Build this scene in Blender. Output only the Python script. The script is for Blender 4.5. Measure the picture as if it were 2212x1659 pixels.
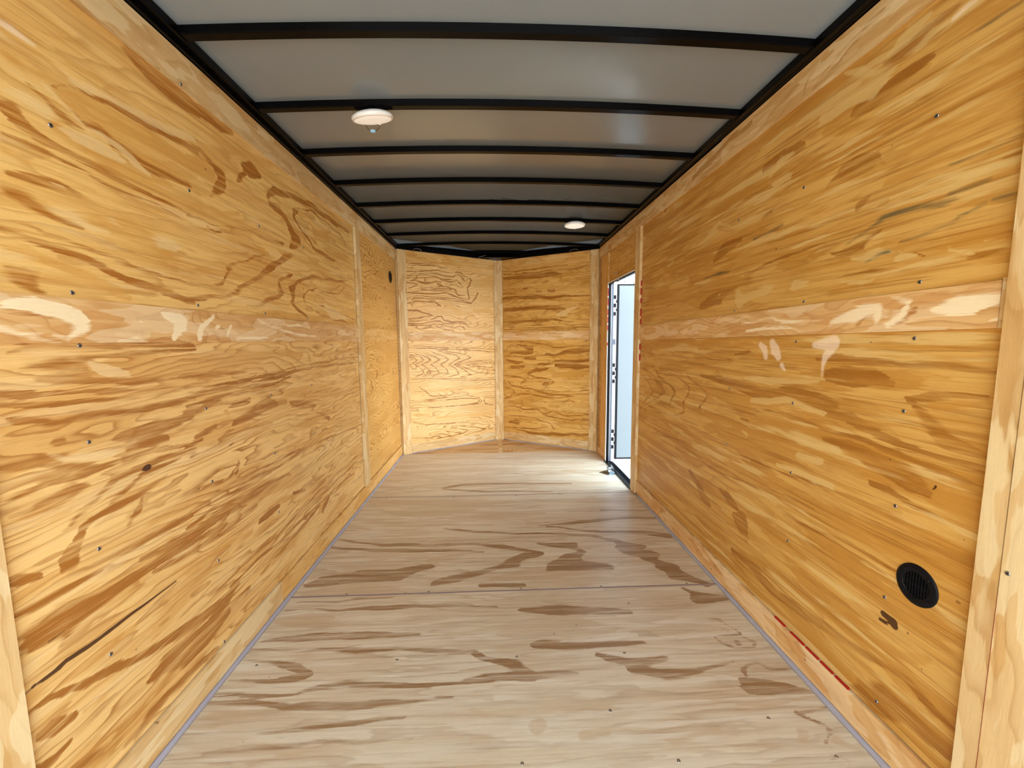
import bpy, bmesh, math, random
import numpy as np
from mathutils import Vector, Matrix

sc = bpy.context.scene
for _o in list(bpy.data.objects):
    bpy.data.objects.remove(_o)
COL = sc.collection

# ------------------------------------------------------------------ camera
F_PX, CAM_H, YAW, PITCH, ROLL = 894.7344, 1.1802, 0.0403, -0.1061, -0.0079
cy_, sy_, cp_, sp_ = math.cos(YAW), math.sin(YAW), math.cos(PITCH), math.sin(PITCH)
fw = Vector((sy_*cp_, cy_*cp_, sp_)); rt = Vector((cy_, -sy_, 0)); up = rt.cross(fw)
r2 = rt*math.cos(ROLL) + up*math.sin(ROLL); u2 = up*math.cos(ROLL) - rt*math.sin(ROLL)
cam_d = bpy.data.cameras.new('camera'); cam = bpy.data.objects.new('camera', cam_d); COL.objects.link(cam)
M = Matrix.Identity(4)
for i in range(3):
    M[i][0], M[i][1], M[i][2] = r2[i], u2[i], -fw[i]
M[2][3] = CAM_H
cam.matrix_world = M
cam_d.sensor_fit = 'HORIZONTAL'; cam_d.sensor_width = 36.0; cam_d.lens = F_PX/2212*36.0
cam_d.clip_start = 0.02; cam_d.clip_end = 500
sc.camera = cam

# ------------------------------------------------------------------ light
W = bpy.data.worlds.new('sky'); sc.world = W; W.use_nodes = True
nt = W.node_tree; nt.nodes.clear()
out = nt.nodes.new('ShaderNodeOutputWorld'); bg = nt.nodes.new('ShaderNodeBackground')
tc = nt.nodes.new('ShaderNodeTexCoord'); sep = nt.nodes.new('ShaderNodeSeparateXYZ'); rp = nt.nodes.new('ShaderNodeValToRGB')
nt.links.new(tc.outputs['Generated'], sep.inputs[0]); nt.links.new(sep.outputs['Z'], rp.inputs[0])
rp.color_ramp.elements[0].position = 0.0; rp.color_ramp.elements[0].color = (0.90, 0.93, 0.95, 1)
rp.color_ramp.elements[1].position = 0.7; rp.color_ramp.elements[1].color = (0.50, 0.72, 1.0, 1)
nt.links.new(rp.outputs[0], bg.inputs[0])
# hazy sky, plus an added right-hand glow brightening the left wall and nose
dt = nt.nodes.new('ShaderNodeVectorMath'); dt.operation = 'DOT_PRODUCT'
nt.links.new(tc.outputs['Generated'], dt.inputs[0]); dt.inputs[1].default_value = Vector((0.92, -0.33, 0.22)).normalized()
mx = nt.nodes.new('ShaderNodeMath'); mx.operation = 'MAXIMUM'; mx.inputs[1].default_value = 0.0; nt.links.new(dt.outputs['Value'], mx.inputs[0])
pw = nt.nodes.new('ShaderNodeMath'); pw.operation = 'POWER'; pw.inputs[1].default_value = 6.0; nt.links.new(mx.outputs[0], pw.inputs[0])
ma = nt.nodes.new('ShaderNodeMath'); ma.operation = 'MULTIPLY_ADD'; ma.inputs[1].default_value = 3.2; ma.inputs[2].default_value = 2.6; nt.links.new(pw.outputs[0], ma.inputs[0])
nt.links.new(ma.outputs[0], bg.inputs[1])
nt.links.new(bg.outputs[0], out.inputs[0])

sun_d = bpy.data.lights.new('sun', 'SUN'); sun = bpy.data.objects.new('sun', sun_d); COL.objects.link(sun)
sun_d.energy = 9.0; sun_d.angle = math.radians(0.6); sun_d.color = (1.0, 0.95, 0.87)
sun.rotation_euler = Vector((0.03, -0.42, -0.9)).to_track_quat('-Z', 'Y').to_euler()
sun.location = (0, 8, 9)
# daylight portals in the two real openings of the trailer
def portal(name, loc, direction, sx, sy):
    d = bpy.data.lights.new(name, 'AREA'); d.shape = 'RECTANGLE'; d.size = sx; d.size_y = sy
    d.cycles.is_portal = True
    o = bpy.data.objects.new(name, d); COL.objects.link(o); o.location = loc
    o.rotation_euler = Vector(direction).to_track_quat('-Z', 'Z').to_euler()
portal('rear_opening_daylight', (0.045, -0.72, 1.05), (0, 1, 0), 2.03, 2.1)
portal('side_door_daylight', (1.13, 3.495, 0.86), (-1, 0, 0), 0.74, 1.68)
sc.view_settings.view_transform = 'Standard'; sc.view_settings.look = 'None'
sc.view_settings.exposure = 1.66; sc.view_settings.gamma = 1.0
sc.view_settings.use_curve_mapping = False
sc.cycles.max_bounces = 7; sc.cycles.diffuse_bounces = 5; sc.cycles.glossy_bounces = 3
sc.cycles.use_adaptive_sampling = True; sc.cycles.adaptive_threshold = 0.02
sc.cycles.use_denoising = True
sc.cycles.sample_clamp_indirect = 8.0

# veneer figure of the sheets, plus painted reflections on LR: (kind, (a, b, half width, ...)) in metres on each wall / floor plane
STROKES = {
 'UL': [
  ('m', (0.943,1.855,0.0043,0.963,1.855,0.0044,0.995,1.855,0.0028,1.043,1.865,0.0028,1.088,1.869,0.0028)),
  ('m', (0.936,1.797,0.0082,0.967,1.797,0.0091,1.008,1.808,0.0073,1.036,1.802,0.0069,1.063,1.793,0.0045)),
  ('m', (0.932,1.759,0.0089,0.957,1.753,0.0124,0.984,1.745,0.0097)),
  ('d', (0.979,1.716,0.0082,1.007,1.698,0.0101,1.035,1.688,0.008,1.066,1.688,0.0046)),
  ('m', (1.056,1.734,0.0299,1.123,1.738,0.0427,1.187,1.736,0.0466,1.278,1.732,0.0505,1.385,1.728,0.0457,1.466,1.731,0.0429)),
  ('d', (1.042,1.749,0.003,1.076,1.775,0.0038,1.128,1.781,0.0054,1.193,1.792,0.0083,1.266,1.798,0.011,1.349,1.803,0.0122,1.475,1.804,0.0158)),
  ('d', (1.049,1.72,0.011,1.068,1.705,0.0082,1.12,1.712,0.0124,1.149,1.692,0.0151,1.216,1.687,0.0131,1.291,1.678,0.0116,1.38,1.681,0.0116,1.46,1.689,0.0121)),
  ('d', (0.92,1.657,0.0168,0.943,1.651,0.0195,0.98,1.632,0.014,1.02,1.624,0.0093,1.079,1.613,0.0081,1.138,1.606,0.0067,1.205,1.602,0.006,1.282,1.604,0.0054)),
  ('m', (1.014,1.68,0.0069,1.037,1.662,0.0104,1.07,1.649,0.0104,1.111,1.637,0.0101,1.158,1.637,0.0078,1.229,1.65,0.005,1.331,1.653,0.0057)),
  ('d', (0.914,1.605,0.0028,0.955,1.607,0.0028,1,1.6,0.0028,1.049,1.591,0.0028,1.12,1.583,0.0028,1.202,1.577,0.0028)),
  ('m', (0.91,1.575,0.0069,0.95,1.56,0.007,0.995,1.559,0.0056,1.059,1.555,0.0045,1.101,1.554,0.0046)),
  ('d', (0.904,1.526,0.0108,0.946,1.528,0.0126,0.992,1.531,0.0123,1.042,1.528,0.0088)),
  ('d', (1.249,1.963,0.0204,1.306,1.962,0.0376,1.39,1.954,0.0408,1.492,1.947,0.0385)),
  ('m', (1.021,1.917,0.0036,1.053,1.944,0.0037)),
  ('m', (1.077,1.822,0.0083,1.135,1.836,0.0094,1.199,1.84,0.0072,1.252,1.84,0.0029)),
  ('m', (1.164,1.876,0.0028,1.239,1.88,0.003,1.359,1.884,0.0034,1.484,1.882,0.0038)),
  ('p', (1.021,1.74,0.0071,1.039,1.723,0.0126,1.053,1.707,0.0073,1.067,1.694,0.0041,1.113,1.7,0.0081,1.133,1.694,0.0073,1.174,1.687,0.0113,1.214,1.678,0.0144,1.25,1.661,0.0066)),
  ('p', (1.043,1.669,0.0093,1.086,1.666,0.0179,1.129,1.661,0.0189,1.177,1.656,0.0126)),
  ('p', (0.923,1.687,0.008,0.954,1.686,0.0126,0.986,1.683,0.012,1.014,1.678,0.0078)),
  ('p', (1.078,1.79,0.0078,1.13,1.793,0.0092,1.195,1.809,0.0084,1.308,1.813,0.0132,1.398,1.826,0.0152,1.48,1.843,0.0118)),
  ('w', (0.939,1.818,0.0068,0.959,1.819,0.0072,0.98,1.817,0.0053,1,1.816,0.0028)),
  ('d', (1.452,1.949,0.0245,1.532,1.955,0.0271,1.623,1.954,0.0237,1.683,1.958,0.0105)),
  ('m', (1.579,1.902,0.0074,1.719,1.907,0.0126,1.84,1.932,0.0145,1.982,1.97,0.0112,2.143,1.981,0.0102)),
  ('d', (1.435,1.81,0.0059,1.499,1.82,0.0099,1.56,1.8,0.0154,1.601,1.781,0.0257,1.61,1.752,0.0209,1.567,1.713,0.0141,1.545,1.682,0.0088)),
  ('m', (1.429,1.762,0.0244,1.509,1.769,0.0444,1.562,1.723,0.041)),
  ('m', (1.418,1.679,0.013,1.481,1.676,0.0127,1.558,1.686,0.0084)),
  ('d', (1.729,1.868,0.0137,1.799,1.87,0.031,1.867,1.872,0.0232)),
  ('d', (1.799,1.87,0.0213,1.698,1.792,0.008)),
  ('m', (1.593,1.717,0.006,1.721,1.748,0.0205,1.784,1.751,0.0158)),
  ('d', (1.912,1.802,0.0163,1.997,1.855,0.0142,2.13,1.884,0.0119,2.366,1.908,0.0112,2.64,1.905,0.0153,2.945,1.912,0.0119)),
  ('m', (1.956,1.777,0.0185,2.057,1.755,0.0283,2.085,1.714,0.0239)),
  ('m', (1.411,1.62,0.004,1.466,1.628,0.0045,1.528,1.62,0.0064,1.611,1.637,0.0085,1.699,1.67,0.0192)),
  ('d', (1.408,1.591,0.0034,1.475,1.592,0.0037,1.524,1.585,0.0035,1.607,1.604,0.0036,1.731,1.622,0.0051,1.838,1.625,0.007,1.915,1.618,0.0082,2.048,1.63,0.0168)),
  ('d', (1.912,1.782,0.0166,2.021,1.772,0.0238,2.063,1.744,0.0183,2.106,1.704,0.0243,2.142,1.67,0.0442,2.128,1.638,0.0262)),
  ('d', (1.497,1.572,0.0028,1.536,1.563,0.0028,1.575,1.577,0.0028,1.664,1.59,0.0028,1.761,1.591,0.0028,1.84,1.584,0.0029)),
  ('d', (2.143,1.832,0.0078,2.183,1.82,0.0166,2.179,1.79,0.0113,2.227,1.749,0.0095,2.361,1.688,0.0081,2.52,1.672,0.014,2.641,1.671,0.0052)),
  ('d', (2.154,1.835,0.0035,2.325,1.877,0.0044,2.547,1.871,0.0057,2.783,1.855,0.0061,2.849,1.813,0.0075)),
  ('m', (2.338,1.799,0.0196,2.397,1.772,0.0264,2.537,1.795,0.0204,2.593,1.774,0.0087,2.393,1.738,0.0107)),
  ('d', (1.381,1.372,0.003,1.425,1.37,0.003,1.502,1.37,0.0028,1.563,1.386,0.0066,1.572,1.42,0.0069,1.605,1.453,0.0054,1.688,1.483,0.0037,1.781,1.523,0.0048,1.865,1.544,0.003)),
  ('d', (1.374,1.315,0.0108,1.467,1.327,0.0082,1.574,1.345,0.0062,1.648,1.371,0.0116,1.704,1.409,0.012,1.816,1.456,0.0105,1.926,1.512,0.0143,2.004,1.571,0.0179,2.122,1.594,0.0141)),
  ('d', (1.706,1.319,0.0058,1.793,1.334,0.0103,1.892,1.373,0.009,1.983,1.409,0.012,1.989,1.455,0.0121,2.09,1.507,0.0077)),
  ('d', (2.072,1.372,0.0233,2.089,1.421,0.0199,2.148,1.477,0.0108,2.301,1.525,0.0103,2.501,1.537,0.0088,2.724,1.556,0.0062,2.934,1.605,0.004)),
  ('d', (2.052,1.37,0.0099,2.129,1.338,0.0098,2.225,1.308,0.0066)),
  ('d', (2.233,1.371,0.0114,2.216,1.41,0.0113,2.243,1.444,0.0044,2.357,1.476,0.0032,2.569,1.488,0.0044,2.756,1.535,0.0038)),
  ('d', (2.233,1.366,0.0062,2.403,1.329,0.0063,2.623,1.312,0.0048,2.992,1.295,0.0055)),
  ('d', (2.338,1.428,0.0033,2.463,1.464,0.0034,2.679,1.476,0.0037,2.826,1.525,0.0042)),
  ('d', (2.337,1.417,0.0052,2.41,1.38,0.0041,2.63,1.361,0.004,2.976,1.329,0.0046)),
  ('m', (1.759,1.299,0.0061,1.9,1.308,0.0088,2.006,1.306,0.012,2.124,1.298,0.0064)),
  ('m', (1.98,1.593,0.0148,2.142,1.593,0.0107,2.311,1.594,0.0058,2.584,1.596,0.0049)),
  ('m', (1.787,1.573,0.0071,1.838,1.567,0.0104,1.883,1.556,0.0113)),
  ('p', (2.481,1.386,0.0304,2.549,1.344,0.0313,2.8,1.334,0.0205)),
  ('d', (0.901,1.499,0.0145,0.928,1.49,0.0173,0.966,1.479,0.0156,1.008,1.465,0.0119,1.068,1.457,0.0096)),
  ('m', (1.097,1.485,0.0344,1.186,1.483,0.0307,1.253,1.471,0.021,1.326,1.445,0.0153)),
  ('p', (0.998,1.48,0.0037,1.026,1.479,0.0117,1.057,1.477,0.0156,1.089,1.463,0.0086,1.123,1.464,0.0069)),
  ('p', (1.107,1.496,0.0055,1.132,1.495,0.0078,1.149,1.484,0.0034)),
  ('p', (1.236,1.479,0.008,1.271,1.476,0.0198,1.33,1.471,0.0206,1.367,1.469,0.0052)),
  ('p', (0.976,1.531,0.0028,1.005,1.532,0.0028)),
  ('d', (0.893,1.428,0.0028,0.949,1.424,0.0028,0.973,1.417,0.0028,1.014,1.418,0.0028,1.077,1.408,0.0028,1.144,1.398,0.0028,1.208,1.39,0.0028,1.286,1.376,0.0041,1.421,1.373,0.0028)),
  ('d', (0.89,1.405,0.0056,0.927,1.399,0.007,0.966,1.393,0.0073,1.01,1.386,0.0063,1.072,1.382,0.0083,1.125,1.363,0.0134,1.17,1.353,0.0121,1.237,1.342,0.0112,1.312,1.327,0.0119,1.414,1.314,0.0145)),
  ('m', (0.886,1.371,0.0066,0.933,1.366,0.0106,0.972,1.354,0.01,1.028,1.34,0.0119,1.078,1.327,0.0155,1.119,1.311,0.0165,1.148,1.298,0.0078)),
  ('d', (0.882,1.332,0.0067,0.908,1.323,0.0127,0.936,1.312,0.0194,0.965,1.294,0.0139)),
  ('d', (1.096,1.584,0.0028,1.166,1.579,0.0028,1.23,1.576,0.0028,1.303,1.576,0.0028,1.385,1.573,0.0028)),
  ('d', (1.154,1.601,0.0029,1.217,1.602,0.0047,1.305,1.598,0.0051,1.433,1.597,0.0037)),
 ],
 'LL': [
  ('d', (0.862,1.162,0.0066,0.883,1.168,0.007,0.926,1.17,0.005,0.999,1.168,0.0054,1.086,1.169,0.0102,1.191,1.174,0.0097,1.397,1.172,0.0114)),
  ('d', (0.905,1.126,0.0036,0.944,1.129,0.0076,0.995,1.131,0.0162,1.05,1.122,0.0215)),
  ('d', (0.941,1.101,0.0128,0.991,1.101,0.0148,1.061,1.089,0.0102,1.143,1.081,0.0094,1.26,1.07,0.0069,1.383,1.065,0.0067)),
  ('d', (1.052,1.144,0.0042,1.1,1.148,0.0037,1.151,1.151,0.0047,1.395,1.156,0.0076)),
  ('d', (0.853,1.084,0.0081,0.893,1.076,0.0061,0.937,1.071,0.0032,1.014,1.066,0.0049,1.089,1.056,0.0067,1.14,1.056,0.0047,1.257,1.047,0.0052,1.379,1.033,0.0048)),
  ('d', (0.85,1.063,0.0035,0.88,1.056,0.003,0.935,1.052,0.0045,0.985,1.049,0.0047,1.055,1.037,0.0029,1.137,1.031,0.0039,1.254,1.029,0.0043,1.378,1.02,0.0038)),
  ('d', (0.846,1.028,0.0139,0.876,1.025,0.0084,0.919,1.014,0.0101,0.981,1.015,0.0108,1.051,1.008,0.0101,1.115,0.997,0.0077,1.188,0.994,0.0099,1.272,0.994,0.0089,1.375,0.997,0.0077)),
  ('d', (0.95,0.971,0.0117,0.967,0.966,0.0118,0.985,0.958,0.0034,1.015,0.955,0.0028)),
  ('d', (1.091,0.937,0.0046,1.125,0.932,0.0189,1.2,0.925,0.0259,1.289,0.937,0.0133,1.369,0.948,0.0141)),
  ('d', (1.12,0.895,0.0132,1.197,0.901,0.0174,1.261,0.9,0.0109)),
  ('d', (0.836,0.937,0.0129,0.876,0.934,0.0148,0.921,0.931,0.0161,0.955,0.904,0.0139,1.007,0.888,0.0097,1.036,0.882,0.0058)),
  ('d', (0.827,0.866,0.0061,0.869,0.871,0.0057,0.914,0.873,0.0053,0.99,0.865,0.0072,1.05,0.872,0.0062,1.117,0.873,0.0057,1.235,0.871,0.0062,1.358,0.862,0.0068)),
  ('d', (0.823,0.834,0.007,0.863,0.826,0.0102,0.921,0.83,0.021,0.96,0.842,0.0159,0.987,0.838,0.0084)),
  ('d', (0.951,0.76,0.0062,0.98,0.78,0.008,1.017,0.797,0.01,1.032,0.818,0.0101,1.061,0.829,0.0073,1.131,0.834,0.0085,1.232,0.843,0.0055,1.355,0.839,0.0059)),
  ('d', (1.059,0.78,0.0103,1.09,0.79,0.0109,1.128,0.815,0.0054,1.187,0.819,0.0054,1.275,0.824,0.0039)),
  ('m', (0.923,0.786,0.0116,0.955,0.794,0.009)),
  ('d', (0.985,0.749,0.0095,1.037,0.759,0.0098,1.087,0.763,0.0103,1.161,0.773,0.0093,1.225,0.785,0.0059)),
  ('d', (1.115,0.702,0.0122,1.144,0.729,0.0124,1.152,0.76,0.0079)),
  ('m', (1.209,0.724,0.0043,1.241,0.74,0.0041,1.288,0.741,0.003)),
  ('p', (0.888,1.161,0.006,0.947,1.154,0.0077,1.025,1.154,0.0055)),
  ('p', (1.066,1.135,0.0076,1.095,1.113,0.0198,1.145,1.103,0.0142)),
  ('p', (0.941,0.941,0.0049,0.97,0.919,0.0092,1.054,0.901,0.0163,1.103,0.9,0.0095)),
  ('k', (1.155,0.829,0.0028,1.167,0.832,0.009,1.176,0.832,0.0088)),
  ('k', (0.818,0.461,0.0028,0.844,0.462,0.0033,0.881,0.462,0.0048,0.905,0.466,0.0056,0.955,0.461,0.0058,1.011,0.46,0.0053,1.079,0.461,0.0041,1.156,0.458,0.0033,1.232,0.458,0.0028)),
  ('k', (0.84,0.464,0.0028,0.865,0.458,0.0028,0.898,0.459,0.0028)),
  ('k', (0.877,0.534,0.0028,0.913,0.534,0.0028)),
  ('d', (0.813,0.701,0.0098,0.834,0.698,0.01,0.877,0.69,0.0104)),
  ('d', (0.923,0.673,0.0106,0.942,0.685,0.0234,0.963,0.712,0.0166,0.977,0.743,0.0108,1.006,0.757,0.0089)),
  ('d', (0.932,0.661,0.0037,0.993,0.649,0.0061,1.077,0.64,0.0067,1.176,0.63,0.0062,1.297,0.627,0.007)),
  ('d', (0.815,0.63,0.0053,0.87,0.631,0.0095,0.935,0.632,0.0101,1.01,0.627,0.0064)),
  ('d', (0.817,0.555,0.0158,0.847,0.566,0.0331,0.909,0.559,0.0402,0.982,0.555,0.0242,1.067,0.555,0.0191,1.14,0.551,0.0128,1.288,0.549,0.0112,1.506,0.522,0.0096)),
  ('m', (0.893,0.425,0.0063,0.95,0.419,0.0139,1.007,0.422,0.015,1.074,0.422,0.0132)),
  ('d', (0.825,0.423,0.0054,0.869,0.41,0.0071,0.923,0.382,0.0067,0.999,0.36,0.0095,1.087,0.326,0.0107,1.194,0.303,0.0138,1.289,0.284,0.0179,1.4,0.262,0.0164,1.472,0.251,0.0105)),
  ('d', (0.822,0.35,0.0157,0.851,0.345,0.0173,0.892,0.329,0.0135)),
  ('m', (0.916,0.318,0.0064,0.972,0.304,0.0068)),
  ('d', (1.107,0.238,0.0121,1.157,0.239,0.0252,1.246,0.211,0.0355,1.352,0.194,0.0292,1.435,0.203,0.0253)),
  ('d', (0.829,0.284,0.0116,0.875,0.27,0.0092,0.904,0.278,0.0079)),
  ('d', (1.039,0.127,0.0202,1.091,0.144,0.0169,1.163,0.148,0.013,1.271,0.136,0.0136,1.383,0.123,0.0092)),
  ('d', (0.998,0.135,0.0116,1.054,0.134,0.0096,1.118,0.146,0.0101,1.206,0.15,0.0088)),
  ('d', (0.902,0.201,0.0181,0.938,0.192,0.0142,0.978,0.183,0.0123)),
  ('m', (1.174,0.426,0.0168,1.272,0.423,0.0181,1.38,0.418,0.0196)),
  ('d', (1.121,0.642,0.0043,1.217,0.641,0.0046,1.363,0.631,0.0051,1.549,0.623,0.0059,1.793,0.62,0.0052)),
  ('d', (1.114,0.589,0.0106,1.21,0.579,0.0138,1.323,0.568,0.0154,1.461,0.564,0.0148,1.681,0.574,0.0205,1.846,0.577,0.0148)),
  ('d', (1.178,0.528,0.0092,1.286,0.517,0.0126,1.382,0.51,0.0112,1.534,0.51,0.0129,1.673,0.518,0.0143)),
  ('d', (1.118,0.238,0.017,1.169,0.242,0.0303,1.251,0.231,0.0344,1.333,0.226,0.0207,1.437,0.251,0.0239,1.504,0.273,0.0169)),
  ('d', (1.465,0.286,0.0054,1.597,0.297,0.0056,1.808,0.288,0.0062,2.084,0.29,0.0072,2.695,0.29,0.0074)),
  ('d', (1.43,0.319,0.0041,1.582,0.328,0.0044,1.789,0.323,0.0049,2.059,0.33,0.0057,2.577,0.339,0.0059)),
  ('d', (1.61,0.254,0.0043,1.802,0.239,0.0052,2.003,0.253,0.0062,2.254,0.28,0.007)),
  ('d', (1.665,0.45,0.0208,1.738,0.448,0.0212,1.828,0.441,0.0146)),
  ('m', (1.362,0.461,0.0105,1.485,0.442,0.0175,1.613,0.428,0.016)),
  ('m', (2.251,0.257,0.0298,2.332,0.289,0.0308)),
  ('d', (1.346,1.087,0.0028,1.513,1.075,0.0028,1.651,1.078,0.0028)),
  ('d', (1.343,1.065,0.0046,1.451,1.067,0.005,1.577,1.063,0.0054,1.728,1.051,0.006)),
  ('d', (1.339,1.032,0.0037,1.507,1.033,0.0042,1.725,1.034,0.0048,2.021,1.052,0.0051,2.437,1.065,0.0051,3.018,1.068,0.0051)),
  ('d', (1.337,1.018,0.0028,1.572,1.018,0.0033,1.812,1.026,0.0038,2.141,1.044,0.0045,3.015,1.043,0.0051)),
  ('d', (1.335,1.003,0.0047,1.473,1.008,0.0052,1.682,1.01,0.0047,1.909,1.023,0.0054,2.278,1.041,0.0048,3.012,1.027,0.005)),
  ('d', (1.332,0.974,0.0057,1.44,0.984,0.0062,1.569,0.996,0.0055,1.808,0.996,0.0064,2.016,1.013,0.0058)),
  ('d', (1.33,0.959,0.0113,1.409,0.961,0.0122,1.5,0.971,0.0109)),
  ('d', (1.498,0.959,0.0105,1.563,0.953,0.0067,1.675,0.959,0.0072)),
  ('d', (1.371,0.878,0.0103,1.458,0.887,0.0109)),
  ('m', (1.526,0.92,0.0136)),
  ('d', (1.554,0.88,0.014,1.666,0.89,0.0206,1.798,0.917,0.0293,1.873,0.905,0.0157)),
  ('d', (1.317,0.857,0.0059,1.397,0.86,0.0062)),
  ('d', (1.312,0.813,0.004,1.42,0.822,0.0044,1.548,0.832,0.0048,1.66,0.844,0.0048,1.833,0.823,0.0039)),
  ('d', (1.999,0.886,0.0252,2.118,0.867,0.0208,2.294,0.834,0.0161)),
  ('m', (1.895,0.918,0.0086,2.005,0.93,0.0074,2.265,0.947,0.0067)),
  ('d', (2.318,0.777,0.0207,2.426,0.737,0.0218)),
  ('m', (2.495,0.859,0.0175,2.748,0.833,0.0193)),
  ('m', (1.309,0.787,0.003,1.416,0.79,0.0032)),
  ('d', (1.565,0.688,0.0143,1.57,0.727,0.0089)),
  ('m', (1.426,0.729,0.0064)),
  ('m', (1.476,0.734,0.01)),
  ('d', (1.294,0.667,0.0031,1.461,0.662,0.0041,1.677,0.656,0.0047,1.968,0.648,0.0046,2.377,0.623,0.0054,3,0.577,0.0055)),
  ('d', (1.291,0.645,0.0042,1.428,0.645,0.0045,1.634,0.637,0.0077,1.909,0.625,0.0061,2.221,0.622,0.0071)),
  ('d', (1.286,0.602,0.0063,1.393,0.601,0.0067,1.589,0.582,0.0102,1.801,0.579,0.0115,1.956,0.56,0.0119)),
  ('m', (1.695,0.465,0.0145,1.835,0.459,0.012,2.059,0.429,0.0197)),
  ('d', (1.977,0.454,0.0143,2.085,0.425,0.0181)),
  ('d', (1.922,0.303,0.0047,2.18,0.318,0.0052,2.515,0.332,0.0059,2.966,0.342,0.0069)),
  ('d', (1.882,0.333,0.0045,2.156,0.348,0.0052,2.483,0.373,0.0057,2.944,0.374,0.0065)),
  ('d', (2.292,0.239,0.0321,2.38,0.273,0.0266)),
  ('m', (2.228,0.672,0.0197,2.381,0.656,0.021)),
  ('m', (1.985,1.121,0.022,2.15,1.109,0.0239)),
  ('k', (1.748,1.081,0.0035)),
  ('k', (1.732,1.051,0.0042)),
  ('k', (1.863,1.018,0.0029)),
  ('k', (1.827,0.797,0.0029)),
  ('k', (1.531,0.803,0.0028,1.552,0.806,0.0028)),
  ('k', (2.185,0.562,0.003)),
  ('k', (2.077,0.36,0.0028)),
 ],
 'UR': [
  ('p', (1.294,1.974,0.008,1.246,1.945,0.0155,1.19,1.912,0.0134,1.14,1.896,0.0043)),
  ('p', (1.397,1.869,0.007,1.352,1.874,0.0153,1.277,1.877,0.0114,1.203,1.864,0.0134,1.171,1.883,0.0134)),
  ('p', (1.513,1.918,0.0105,1.46,1.925,0.014,1.365,1.921,0.017,1.301,1.922,0.0183,1.243,1.92,0.0172)),
  ('d', (1.165,1.925,0.0112,1.128,1.926,0.0201,1.085,1.93,0.0214,1.065,1.932,0.0175)),
  ('m', (1.383,1.873,0.0278,1.275,1.851,0.035,1.201,1.842,0.0269,1.105,1.845,0.0253,1.057,1.842,0.0187)),
  ('d', (1.665,1.846,0.0255,1.563,1.845,0.0241,1.479,1.847,0.0231)),
  ('p', (1.622,1.804,0.0204,1.574,1.834,0.015,1.522,1.839,0.005)),
  ('p', (1.145,1.784,0.0028,1.115,1.788,0.0068,1.051,1.788,0.0079)),
  ('p', (1.605,1.761,0.0125,1.522,1.766,0.0144,1.499,1.769,0.0049)),
  ('m', (1.353,2.029,0.0161,1.418,2.004,0.0226)),
  ('d', (1.341,1.664,0.0145,1.28,1.694,0.0128,1.223,1.696,0.0151,1.165,1.681,0.0111,1.148,1.645,0.0054)),
  ('p', (1.379,1.885,0.0183,1.316,1.883,0.0201,1.243,1.885,0.0239,1.186,1.888,0.0191,1.147,1.893,0.0105)),
  ('p', (1.144,1.786,0.003,1.107,1.791,0.0096,1.061,1.795,0.0141,1.018,1.793,0.0148,0.981,1.792,0.008)),
  ('w', (1,1.913,0.0047,0.987,1.916,0.0055,0.971,1.919,0.006,0.956,1.918,0.004)),
  ('p', (1.118,1.902,0.0038,1.077,1.902,0.0101,1.043,1.916,0.01,1.014,1.919,0.0055)),
  ('p', (1.151,1.938,0.0181,1.106,1.95,0.0217,1.062,1.962,0.0166)),
  ('d', (1.164,1.924,0.0127,1.119,1.917,0.0189,1.073,1.922,0.0222,1.031,1.934,0.0154,0.992,1.935,0.0103)),
  ('d', (1.26,1.847,0.0241,1.2,1.841,0.0246,1.146,1.849,0.0247,1.097,1.854,0.0172,1.038,1.857,0.0108)),
  ('b', (0.981,1.818,0.0028,0.956,1.818,0.0028)),
  ('b', (0.947,1.852,0.0028,0.914,1.851,0.0028,0.866,1.847,0.0028)),
  ('d', (1.091,1.792,0.0072,1.044,1.774,0.0072,1.013,1.768,0.0044)),
  ('m', (0.954,1.799,0.0091,0.916,1.757,0.0062,0.883,1.754,0.0082)),
  ('m', (1.374,1.831,0.0277,1.234,1.786,0.0169,1.12,1.756,0.0094)),
  ('d', (1.334,1.668,0.0136,1.266,1.676,0.0227,1.192,1.674,0.0222,1.158,1.67,0.0082,1.152,1.648,0.005)),
  ('p', (1.361,1.685,0.0028,1.246,1.689,0.0031,1.168,1.696,0.003)),
  ('m', (1.08,1.676,0.0108,1.007,1.682,0.0124,0.941,1.666,0.0085,0.885,1.667,0.0075,0.85,1.681,0.0075)),
  ('m', (1.141,1.602,0.0104,1.042,1.595,0.0113,0.96,1.598,0.0076,0.889,1.601,0.0057)),
  ('b', (0.959,1.514,0.0053,0.927,1.516,0.0051,0.892,1.517,0.0042)),
  ('b', (0.876,1.466,0.008,0.851,1.465,0.0079,0.829,1.467,0.0079)),
  ('b', (0.984,1.578,0.0028,0.933,1.582,0.0028,0.841,1.585,0.0028)),
  ('p', (1.1,1.544,0.0054,1.009,1.554,0.0078,0.929,1.541,0.0082,0.862,1.532,0.0076)),
  ('d', (0.889,1.553,0.0076,0.863,1.547,0.0073)),
  ('b', (1.223,1.469,0.0028,1.145,1.504,0.0075,1.091,1.506,0.0078,1.042,1.505,0.0059,0.996,1.496,0.0069,0.955,1.498,0.0069)),
  ('b', (0.887,1.466,0.0041,0.862,1.464,0.006,0.836,1.463,0.0069)),
  ('b', (1.201,1.399,0.0029,1.136,1.408,0.0028,1.092,1.412,0.0028)),
  ('b', (1.058,1.428,0.0028,1.001,1.44,0.0028,0.95,1.446,0.0028)),
  ('b', (0.904,1.463,0.0028,0.932,1.459,0.0028,0.97,1.449,0.0028)),
  ('p', (1.242,1.415,0.0127,1.18,1.409,0.0124,1.131,1.415,0.0106,1.092,1.409,0.0074)),
  ('p', (1.106,1.385,0.0069,1.067,1.392,0.0113,1.035,1.386,0.0034)),
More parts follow.
